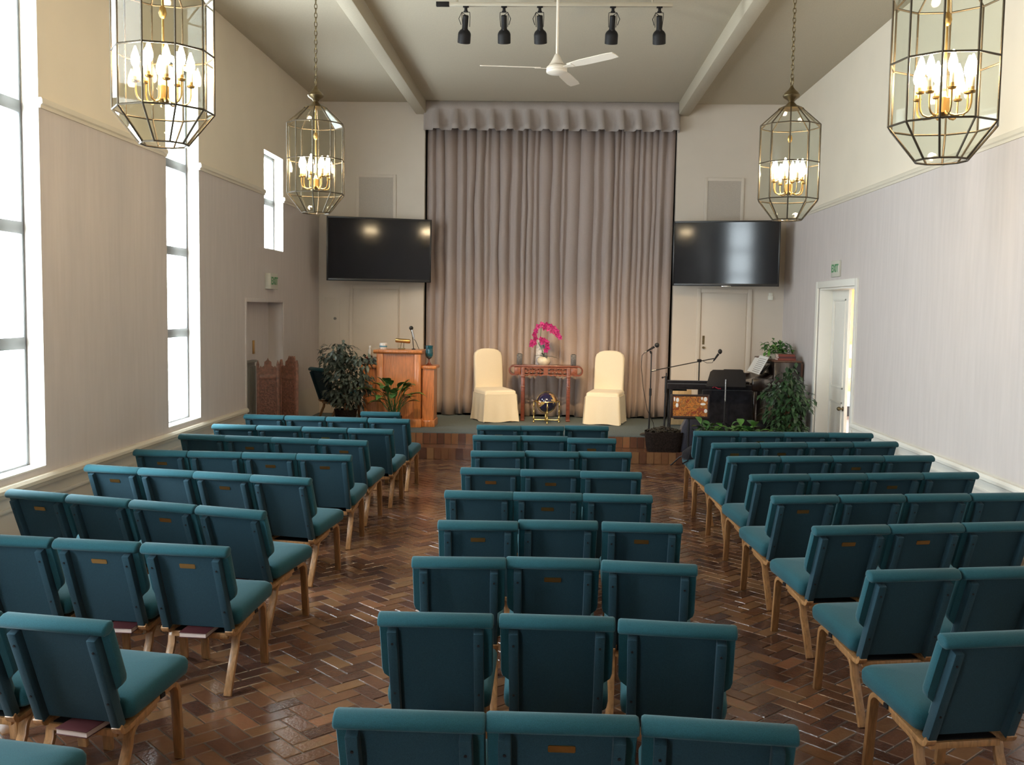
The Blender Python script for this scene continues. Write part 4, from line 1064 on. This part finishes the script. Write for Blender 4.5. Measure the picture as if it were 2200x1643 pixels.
# ------------------------------------------------------------------ plants
M['leafficus'] = pm('ficus_green_leaf', (.030, .070, .026), .36, noise=(12, .6))
def ficus(loc, label, crown, n, seed, trunk_h, leafm, ls=.075, potr=.16, potm='bark'):
    r = random.Random(seed); t = thing('ficus_tree', label, 'potted tree', loc)
    mb = MB(); mb.lathe([(.0, 0), (potr * .75, 0), (potr, .26), (potr * 1.05, .28), (potr * .92, .28), (potr * .9, .25), (0, .25)], n=22); mb.build('pot', M['basket'], t)
    mb = MB()
    for q in range(3): mb.tube([(.03 * math.cos(q * 2.1), .03 * math.sin(q * 2.1), .24), (.02 * math.cos(q * 2.1 + 1.5), .02 * math.sin(q * 2.1 + 1.5), .24 + trunk_h * .5), (.04 * math.cos(q * 2.1 + 3), .04 * math.sin(q * 2.1 + 3), .24 + trunk_h)], [.016, .014, .009], 7)
    mb2 = MB(); blobs = crown
    for (cx, cy, cz, rx, ry, rz_) in blobs: mb.tube([(0, 0, .24 + trunk_h * .8), (cx * .5, cy * .5, (cz + .24 + trunk_h) / 2), (cx, cy, cz)], [.009, .006, .003], 5)
    mb.build('trunk', M['bark'], t)
    tot = sum(b[3] * b[4] * b[5] for b in blobs)
    for b in blobs:
        for _ in range(int(n * b[3] * b[4] * b[5] / tot)):
            u = Vector((r.gauss(0, 1), r.gauss(0, 1), r.gauss(0, 1))).normalized() * (r.random() ** .45)
            p = Vector((b[0] + u.x * b[3], b[1] + u.y * b[4], b[2] + u.z * b[5]))
            d_ = Vector((u.x + r.gauss(0, .5), u.y + r.gauss(0, .5) - .3, r.gauss(-.35, .45)))
            mb2.leaf(p, d_, ls * r.uniform(.75, 1.25), ls * .6, r.uniform(.1, .45), .25, 2)
    mb2.build('foliage', leafm, t, smooth=60, recalc=False)
    return t
ficus((-2.93, 13.75, ZS), 'dark leafy ficus in a pot between the screen and podium', [(-.1, 0, 1.08, .27, .2, .17), (.22, -.05, .98, .22, .18, .12), (-.12, 0, .98, .26, .2, .14), (-.05, -.02, .76, .27, .22, .22), (.17, 0, .68, .2, .2, .22), (-.12, 0, .5, .2, .2, .16), (.02, 0, .42, .24, .2, .14)], 1150, 21, .5, M['leafdark'], .085)
ficus((3.12, 13.0, 0), 'ficus tree with green lit leaves beside the doorway', [(.02, 0, 1.28, .13, .13, .14), (.0, 0, 1.08, .2, .2, .16), (-.2, -.03, 1.0, .18, .16, .09), (.12, 0, .92, .22, .2, .16), (-.05, 0, .74, .27, .22, .2), (.05, 0, .5, .25, .22, .2)], 900, 22, .6, M['leafficus'], .085)
ficus((3.38, 13.86, ZS), 'darker ficus behind the green one, against the door casing', [(.0, 0, .72, .17, .2, .16), (-.02, 0, .45, .18, .22, .28), (-.25, 0, .6, .15, .18, .2)], 560, 23, .35, M['leafdark'], .075, .12)
def broad_plant(loc, label, n, seed, L, w, spread, mats, pot, name='potted_plant', zb=.25, ysq=1., elr=(.35, 1.35), sl=1.):
    r = random.Random(seed); t = thing(name, label, 'potted plant', loc); pot(t)
    mb = MB(); st = MB()
    for i in range(n):
        a = r.uniform(0, 2 * PI); el = r.uniform(*elr)
        d_ = Vector((math.cos(a) * math.cos(el), math.sin(a) * math.cos(el) * (ysq if math.sin(a) > 0 else 1), math.sin(el)))
        b = Vector((r.uniform(-1, 1) * spread[0], r.uniform(-1, 1) * spread[1], zb)); s_ = L * sl * r.uniform(.45, .95)
        tip = b + d_ * s_
        st.tube([b, b + d_ * s_ * .5 + Vector((0, 0, .02)), tip], .004, 5)
        mb.mat(0 if r.random() < .6 else 1)
        d2 = Vector((d_.x, d_.y, d_.z * .35)); mb.leaf(tip, d2, L * r.uniform(.5, .75), w * r.uniform(.8, 1.2), r.uniform(.25, .6), .3)
    st.build('stems', M['leafmid'], t); mb.build('leaves', mats, t, smooth=60, recalc=False)
    return t
def round_pot(t, r=.13, h=.26, m='basket'):
    mb = MB(); mb.lathe([(.0, 0), (r * .75, 0), (r, h), (r * .9, h), (r * .85, h - .03), (0, h - .03)], n=20); mb.build('pot', M[m], t)
broad_plant((-2.24, 13.74, ZS), 'broad-leaved green plant in a pot in front of the podium', 46, 31, .36, .12, (.07, .07), [M['leafmid'], M['leafbright']], lambda t: round_pot(t, .12, .2), zb=.18, ysq=.15, elr=(.75, 1.45), sl=1.55)
def long_box(t):
    mb = MB(); mb.box((-.44, -.12, 0), (.44, .12, .34)); mb.build('planter', M['basket'], t, bevel=.015)
    mb = MB(); mb.box((-.42, -.105, .32), (.42, .105, .345)); mb.build('soil', M['moss'], t)
broad_plant((2.33, 12.62, 0), 'low row of bright green leafy plants behind the first door-side row', 90, 33, .30, .10, (.38, .07), [M['leafmid'], M['leafbright']], long_box, 'planter_box', .37)
# basket with dried material
t = thing('wicker_basket', 'dark oblong wicker basket of dried moss on the step by the microphones', 'basket', (1.545, 13.42, ZSTEP))
mb = MB(); rings = []
for z, s in ((0, .88), (.05, .93), (.14, .97), (.24, 1.0), (.26, 1.02), (.27, 1.0), (.26, .96), (.22, .93)): rings.append([Vector((a * .25 * s, b * .165 * s, z)) for a, b in rrect(1, 1, .45, 6)])
mb.loft(rings); mb.build('basket', M['basket'], t, smooth=50)
mb = MB(); r0 = random.Random(8)
for i in range(110):
    a = r0.uniform(0, 6.28); q = r0.random() ** .5
    c = Vector((.2 * q * math.cos(a), .12 * q * math.sin(a), .262 + .05 * (1 - q)))
    mb.tube([c + Vector((r0.uniform(-.05, .05), r0.uniform(-.04, .04), r0.uniform(-.01, .03))) for _ in range(5)], .008, 5)
mb.build('moss', M['moss'], t, smooth=60)
# navy draped bag
t = thing('navy_bag', 'dark navy cloth bag standing behind the artwork stand', 'bag', (1.93, 13.43, ZSTEP))
mb = MB(); rings = []
for z, s, dx in ((0, 1., 0), (.04, 1.05, 0), (.2, 1.0, 0), (.34, .9, .01), (.44, .7, .03), (.49, .45, .04), (.505, .2, .04)):
    rings.append([Vector((dx + a * .17 * s * (1 + .06 * math.sin(9 * i * .3 + z * 8)), b * .13 * s, z)) for i, (a, b) in enumerate(rrect(1, 1, .5, 6))])
mb.loft(rings); mb.build('body', M['navy'], t, smooth=60)
mb = MB(); mb.tube([(-.06, -.02, .45), (-.03, -.03, .54), (.05, -.03, .55), (.10, -.02, .46)], .012, 7); mb.build('handle', M['navy'], t)

# ------------------------------------------------------------------ microphones and stands
def round_base(mb, r=.125): mb.lathe([(.0, 0), (r, 0), (r, .012), (r * .9, .024), (.03, .036), (.018, .06), (0, .06)], n=26)
t = thing('microphone_stand', 'straight microphone stand with round base at the stage edge', 'microphone stand', (1.37, 13.73, ZS), 0, 'microphone stands')
mb = MB(); round_base(mb); mb.build('base', M['blackmetal'], t)
mb = MB(); mb.cyl((0, 0, .05), (.01, 0, .62), .012); mb.cyl((.01, 0, .56), (.01, 0, .66), .018); mb.cyl((.01, 0, .62), (.012, 0, 1.15), .008); mb.build('pole', M['blackmetal'], t)
mb = MB(); mb.cyl((.012, 0, 1.15), (-.01, 0, 1.185), .014); mb.build('clip', M['black'], t)
t = thing('microphone', 'black vocal microphone held on the straight stand', 'microphone', (1.37, 13.73, ZS + 1.16), 0, 'stage microphones')
mb = MB(); mb.cyl((-.055, -.0, .02), (.05, 0, .085), .011, .016); mb.build('body', M['black'], t)
mb = MB(); mb.cyl((-.085, 0, .0), (-.055, 0, .02), .009); mb.build('plug', M['chrome'], t)
mb = MB(); mb.sphere((.085, 0, .108), .034, 12, 9); mb.build('head', M['mic'], t)
mb = MB(); mb.tube([(-.085, 0, .0), (-.12, 0, -.04), (-.125, .0, -.2), (-.09, 0, -.5), (-.03, -.02, -.8), (.06, .0, -.98), (.10, .05, -1.155)], .0045, 6); mb.build('cable', M['black'], t)
t = thing('boom_base_stand', 'short black stand with clutch knob behind the basket', 'microphone stand', (1.59, 13.78, ZS), 0, 'microphone stands')
mb = MB(); round_base(mb, .12); mb.build('base', M['blackmetal'], t)
mb = MB(); mb.cyl((0, 0, .05), (.008, 0, .60), .014); mb.cyl((.008, 0, .6), (.012, 0, .83), .017); mb.cyl((.012, 0, .83), (.012, 0, .88), .009); mb.build('pole', M['blackmetal'], t)
mb = MB(); mb.cyl((.012, 0, .83), (-.035, 0, .815), .007); mb.sphere((-.04, 0, .813), .014, 10, 7); mb.build('knob', M['black'], t)
mb = MB(); mb.tube([(.02, .0, .8), (.04, -.01, .4), (.05, -.02, .2), (.11, -.02, .03), (.2, .02, .012)], .0045, 6); mb.build('cable', M['black'], t)
t = thing('boom_microphone_stand', 'microphone boom stand reaching over the keyboard', 'microphone stand', (2.205, 14.78, ZS), 0, 'microphone stands')
mb = MB(); round_base(mb, .12); mb.build('base', M['blackmetal'], t)
mb = MB(); mb.cyl((0, 0, .05), (0, 0, 1.02), .009); mb.build('pole', M['blackmetal'], t)
mb = MB(); mb.box((-.03, -.02, .985), (.03, .02, 1.03)); mb.build('clutch', M['black'], t, bevel=.006)
mb = MB(); mb.cyl((-.66, -.03, .855), (.22, .01, 1.045), .0075); mb.build('boom', M['blackmetal'], t)
mb = MB(); mb.cyl((-.72, -.033, .843), (-.65, -.03, .857), .015); mb.build('counterweight', M['chrome'], t)
t = thing('microphone', 'black microphone at the raised end of the boom', 'microphone', (2.43, 14.79, ZS + 1.06), 0, 'stage microphones')
mb = MB(); mb.cyl((-.01, 0, -.05), (.06, 0, .055), .011, .017); mb.build('body', M['black'], t)
mb = MB(); mb.sphere((.082, 0, .09), .035, 12, 9, (.9, .9, 1.1)); mb.build('head', M['mic'], t)
mb = MB(); mb.tube([(-.01, 0, -.05), (-.03, 0, -.08), (-.11, 0, -.085), (-.2, 0, -.04)], .004, 6); mb.build('cable', M['black'], t)

# ------------------------------------------------------------------ keyboard corner
t = thing('keyboard_table', 'table under a floor-length black cloth below the keyboard', 'table', (2.55, 14.45, ZS))
mb = MB(); mb.box((-.35, -.22, .585), (.35, .3, .605)); mb.build('top', M['black'], t)
mb = MB()
pts = []
dense = []
pr = rrect(.355, .265, .03, 4); n = len(pr)
for i in range(n):
    a, b = pr[i], pr[(i + 1) % n]; L_ = math.hypot(a[0] - b[0], a[1] - b[1]); q = max(1, int(L_ / .025))
    for k_ in range(q): dense.append((a[0] + (b[0] - a[0]) * k_ / q, a[1] + (b[1] - a[1]) * k_ / q))
rings = []
for z, f in ((.612, 0), (.60, .006), (.4, .010), (.2, .018), (.01, .026)):
    rings.append([Vector((a * (1 + f * 1.2 * (1 + math.sin(i * .8))), .04 + b * (1 + f * 1.5 * (1 + math.sin(i * .8))), z)) for i, (a, b) in enumerate(dense)])
mb.loft(rings, True, False); mb.build('cloth', M['blackcloth'], t, smooth=60)
t = thing('digital_keyboard', 'long digital keyboard under a black dust cover', 'keyboard', (2.28, 14.42, ZS + .614))
mb = MB(); mb.box((-.60, -.16, 0), (.62, .16, .075)); mb.box((-.60, .02, .075), (.62, .16, .11)); mb.build('body', M['blackcloth'], t, bevel=.012)
mb = MB(); mb.tube([(.05, -.165, .03), (.07, -.17, .05), (.1, -.168, .035), (.13, -.17, .02), (.17, -.168, .02)], .008, 6); mb.build('red_tab', M['red'], t)
t = thing('keyboard_stand', 'black folding stand under the open end of the keyboard', 'stand', (1.83, 14.42, ZS))
mb = MB()
for yy in (-.1, .1):
    mb.cyl((-.1, yy, 0.012), (-.08, yy, .60), .014)
mb.cyl((-.1, -.18, .014), (-.1, .18, .014), .014); mb.cyl((-.08, -.15, .60), (-.08, .15, .60), .013); mb.cyl((-.08, 0, .59), (.15, 0, .59), .012); mb.build('frame', M['blackmetal'], t)
t = thing('music_stand', 'black music stand tray with silver pole before the keyboard', 'music stand', (2.465, 13.98, ZS))
mb = MB(); mb.prism([(-.27, .695), (.29, .695), (.29, .86), (.24, .92), (-.17, .92), (-.21, .89)], 0, .012, lambda a, b, c: Vector((a, c + (b - .695) * .28, b))); mb.box((-.27, .0, .68), (.29, .07, .697)); mb.build('tray', M['black'], t, bevel=.003)
mb = MB(); mb.cyl((0, -.012, .46), (0, -.012, .79), .010); mb.build('upper_pole', M['chrome'], t)
mb = MB(); mb.cyl((0, -.012, .10), (0, -.012, .48), .013); mb.build('lower_pole', M['blackmetal'], t)
mb = MB()
for a in (30, 150, 270):
    c, s = math.cos(R_(a)), math.sin(R_(a)); mb.tube([(0, -.012, .17), (.14 * c, -.012 + .14 * s, .11), (.25 * c, -.012 + .25 * s, .01)], .008, 6)
mb.build('tripod', M['blackmetal'], t)
mb = MB(); mb.box((2.52, 14.32, ZS + .695), (2.78, 14.5, ZS + .905)); tag(mb.build('speaker_box', M['black'], bevel=.01), 'small black box on the keyboard behind the music tray', 'speaker')
# artwork on stand
t = thing('artwork_stand', 'black pole stand holding the framed orange artwork', 'stand', (1.82, 12.95, 0))
mb = MB(); mb.cyl((0, .02, .12), (0, .02, .66), .014); mb.cyl((0, .02, .4), (0, .02, .76), .010); mb.build('pole', M['blackmetal'], t)
mb = MB()
for a in (30, 150, 270):
    c, s = math.cos(R_(a)), math.sin(R_(a)); mb.tube([(0, .02, .2), (.12 * c, .02 + .12 * s, .13), (.24 * c, .02 + .24 * s, .01)], .009, 6)
mb.build('tripod', M['blackmetal'], t)
mb = MB(); mb.box((-.2, .0, .655), (.2, .03, .668)); mb.box((-.2, -.03, .655), (.2, .0, .662)); mb.build('ledge', M['blackmetal'], t)
t = thing('framed_artwork', 'framed orange and red abstract artwork resting on a stand', 'artwork', (1.82, 12.935, .669))
mb = MB()
for (a0, a1, b0, b1) in ((-.255, -.22, 0, .315), (.235, .255, 0, .315), (-.22, .235, 0, .028), (-.22, .235, .29, .315)): mb.box((a0, -.012, b0), (a1, .012, b1))
mb.build('frame', M['artframe'], t, bevel=.003)
mb = MB(); mb.box((-.222, -.004, .026), (.237, .004, .292)); mb.build('picture', M['art'], t, smooth=0)
mb = MB()
for x, z, w, h in ((.205, .255, .024, .03), (.16, .265, .012, .02), (.175, .19, .035, .016), (.212, .10, .022, .026), (-.16, .24, .02, .03), (-.165, .17, .018, .03), (-.2, .25, .01, .03)):
    mb.sphere((x, -.004, z), 1, 10, 8, (w, .002, h))
mb.build('white_shapes', M['artwhite'], t)
t = thing('wooden_board', 'pale wooden board leaning behind the keyboard stand', 'board', (1.98, 15.05, ZS))
mb = MB(); mb.box((-.17, 0, 0), (.17, .02, .545), Matrix.Rotation(R_(-6), 4, 'X')); mb.build('board', M['maple'], t, bevel=.012)

# ------------------------------------------------------------------ upright piano turned side-on, keys towards the stage centre
t = thing('upright_piano', 'dark upright piano standing end-on against the door-side wall', 'piano', (3.40, 14.95, ZS))
mb = MB(); mb.box((-.17, -.66, .03), (.18, .66, 1.03)); mb.build('case', M['pianobl'], t, bevel=.01)
mb = MB(); mb.box((-.2, -.69, 1.03), (.2, .69, 1.055)); mb.build('lid', M['pianobr'], t, bevel=.008)
for s in (-1, 1):
    mb = MB(); mb.box((-.19, s * .665 - .02, 0), (.19, s * .665 + .02, 1.03)); mb.build('side_panel', M['pianobl'], t, bevel=.006)
    mb = MB(); mb.box((-.50, s * .64 - .03, .60), (-.17, s * .64 + .03, .79)); mb.build('key_cheek', M['pianobl'], t, bevel=.02)
    mb = MB(); mb.box((-.47, s * .62 - .03, 0), (-.41, s * .62 + .03, .60)); mb.build('leg', M['pianobl'], t, bevel=.008)
mb = MB(); mb.box((-.50, -.64, .60), (-.17, .64, .68)); mb.build('keybed', M['pianobl'], t, bevel=.01)
mb = MB(); mb.box((.192, -.66, .03), (.225, .66, 1.02)); mb.build('back_post', M['pianobr'], t, bevel=.004)
mb = MB(); mb.prism([(-.48, .68), (-.48, .71), (-.34, .74), (-.2, .84), (-.17, .84), (-.17, .68)], -.61, .61, lambda a, b, c: Vector((a, c, b))); mb.build('fallboard', M['pianobl'], t, bevel=.006)
mb = MB(); mb.prism([(-.31, .835), (-.17, 1.0), (-.155, .99), (-.295, .825)], -.35, .35, lambda a, b, c: Vector((a, c, b))); mb.build('music_desk', M['pianobl'], t, bevel=.004)
t = thing('sheet_music', 'open white sheet music on the piano desk', 'sheet music', (3.40, 14.95, ZS))
mb = MB(); mb.prism([(-.40, .845), (-.265, 1.10), (-.258, 1.096), (-.393, .841)], -.62, -.02, lambda a, b, c: Vector((a, c, b))); mb.build('pages', M['paper'], t, smooth=0)
mb = MB()
for q in range(8):
    f = .1 + q * .105; p = Vector((-.40 + .135 * f, 0, .845 + .255 * f))
    mb.box((p.x - .0022, -.56, p.z - .003), (p.x - .0008, -.1, p.z + .003))
mb.build('staves', M['tabletop'], t, smooth=0)
mb = MB(); mb.prism([(-.30, .84), (-.185, 1.055), (-.178, 1.05), (-.293, .836)], -.02, .30, lambda a, b, c: Vector((a - .085, c, b))); mb.build('rear_pages', M['paper'], t, smooth=0)
PZ = ZS + 1.055
for i, (w, h, dx, m) in enumerate(((.26, .03, 0, 'bookred'), (.25, .028, .006, 'bookmar'), (.24, .03, -.006, 'bookred'))):
    z = PZ + sum((.03, .028, .03)[:i])
    o = thing('music_book', ['red book at the bottom of the pile on the piano', 'maroon book in the middle of the pile on the piano', 'red book at the top of the pile on the piano'][i], 'book', (3.40 + dx, 14.43, z), 0, 'books piled on the piano')
    mb = MB(); mb.box((-w / 2, -.1, 0), (w / 2, .1, .003)); mb.box((-w / 2, -.1, h - .003), (w / 2, .1, h)); mb.box((-w / 2, -.1, .003), (w / 2, -.094, h - .003)); mb.build('cover', M[m], o)
    mb = MB(); mb.box((-w / 2 + .004, -.093, .003), (w / 2 - .004, .097, h - .003)); mb.build('pages', M['pages'], o)
def bush_pot(t):
    mb = MB(); mb.lathe([(.0, 0), (.10, 0), (.13, .09), (.12, .09), (0, .08)], n=20); mb.build('pot', M['vase'], t)
r0 = random.Random(77); t = thing('pothos_plant', 'bushy green pothos in a low pot on top of the piano', 'potted plant', (3.36, 14.78, PZ)); bush_pot(t)
mb = MB(); st = MB()
for i in range(190):
    u = Vector((r0.gauss(0, 1), r0.gauss(0, 1), abs(r0.gauss(0, 1)))).normalized() * r0.random() ** .4
    p = Vector((u.x * .24, u.y * .2, .09 + u.z * .2 + (.08 if u.x < -.5 and r0.random() < .3 else 0)))
    mb.mat(0 if r0.random() < .5 else 1); mb.leaf(p, (u.x + r0.gauss(0, .4), u.y - .3 + r0.gauss(0, .4), r0.gauss(.1, .5)), .075, .05, .4, .2, 2)
    if i % 8 == 0: st.tube([(0, 0, .06), (p.x * .5, p.y * .5, .12), p], .003, 5)
st.build('stems', M['leafmid'], t); mb.build('leaves', [M['leafmid'], M['leafbright']], t, smooth=60, recalc=False)
# loose cable by the left wall
mb = MB(); mb.tube([(-3.62, 14.2, ZS + .006), (-3.5, 14.0, ZS + .03), (-3.4, 13.9, ZS + .10), (-3.3, 13.85, ZS + .03), (-3.2, 13.8, ZS + .008), (-3.45, 13.7, ZS + .008)], .008, 6)
tag(mb.build('power_cable', M['tabletop']), 'loose dark power cable on the stage beside the ficus', 'cable')

# ------------------------------------------------------------------ lights
w = bpy.data.worlds.new('sky'); SC.world = w; w.use_nodes = True
bg = w.node_tree.nodes['Background']; bg.inputs['Color'].default_value = (.86, .94, 1., 1); bg.inputs['Strength'].default_value = 12.4
def spot(x, target, power, size, blend=.5):
    ld = bpy.data.lights.new('track_lamp', 'SPOT'); ld.energy = power; ld.color = (1., .70, .38); ld.spot_size = R_(size); ld.spot_blend = blend; ld.shadow_soft_size = .035
    o = bpy.data.objects.new('track_lamp', ld); COL.objects.link(o)
    o.location = (x, TY + .13, TZ - .50); d_ = Vector(target) - o.location; o.rotation_euler = d_.to_track_quat('-Z', 'Y').to_euler()
spot(-.958, (-1.5, 15.3, .65), 200, 46, 1)
spot(-.564, (-.8, 15.3, .6), 205, 36, 1)
spot(-.196, (-.1, 15.4, .75), 140, 38, 1)
spot(.552, (.85, 15.2, .6), 205, 36, 1)
spot(1.026, (1.5, 15.3, .65), 190, 46, 1)
ld = bpy.data.lights.new('side_room_fill', 'AREA'); ld.energy = 700; ld.size = 1.2; ld.color = (1., .95, .88)  # unseen light without a fixture, added to brighten the side room
o = bpy.data.objects.new('side_room_fill', ld); COL.objects.link(o); o.location = (5.4, 16.5, 2.88)

# ------------------------------------------------------------------ camera
cd = bpy.data.cameras.new('camera'); cam = bpy.data.objects.new('camera', cd); COL.objects.link(cam)
cd.sensor_fit = 'HORIZONTAL'; cd.sensor_width = 36; cd.lens = 36 * 2100 / 2200; cd.clip_start = .05; cd.clip_end = 200
rot = Matrix(((.99898876, -.01861948, .04092390), (.04222155, .07566671, -.99623887), (.01545287, .99695931, .07637634)))
mw = rot.to_4x4(); mw.translation = (0, 0, 2.09); cam.matrix_world = mw
SC.camera = cam

# ------------------------------------------------------------------ colour and sampling
vs = SC.view_settings; vs.view_transform = 'Standard'; vs.look = 'None'; vs.gamma = 1; vs.use_curve_mapping = False
vs.exposure = 1.25
cy = SC.cycles
cy.use_denoising = True
cy.max_bounces = 8; cy.diffuse_bounces = 5; cy.glossy_bounces = 4; cy.transparent_max_bounces = 24; cy.transmission_bounces = 4
cy.sample_clamp_indirect = 6.; cy.caustics_reflective = False; cy.caustics_refractive = False
cy.use_light_tree = True
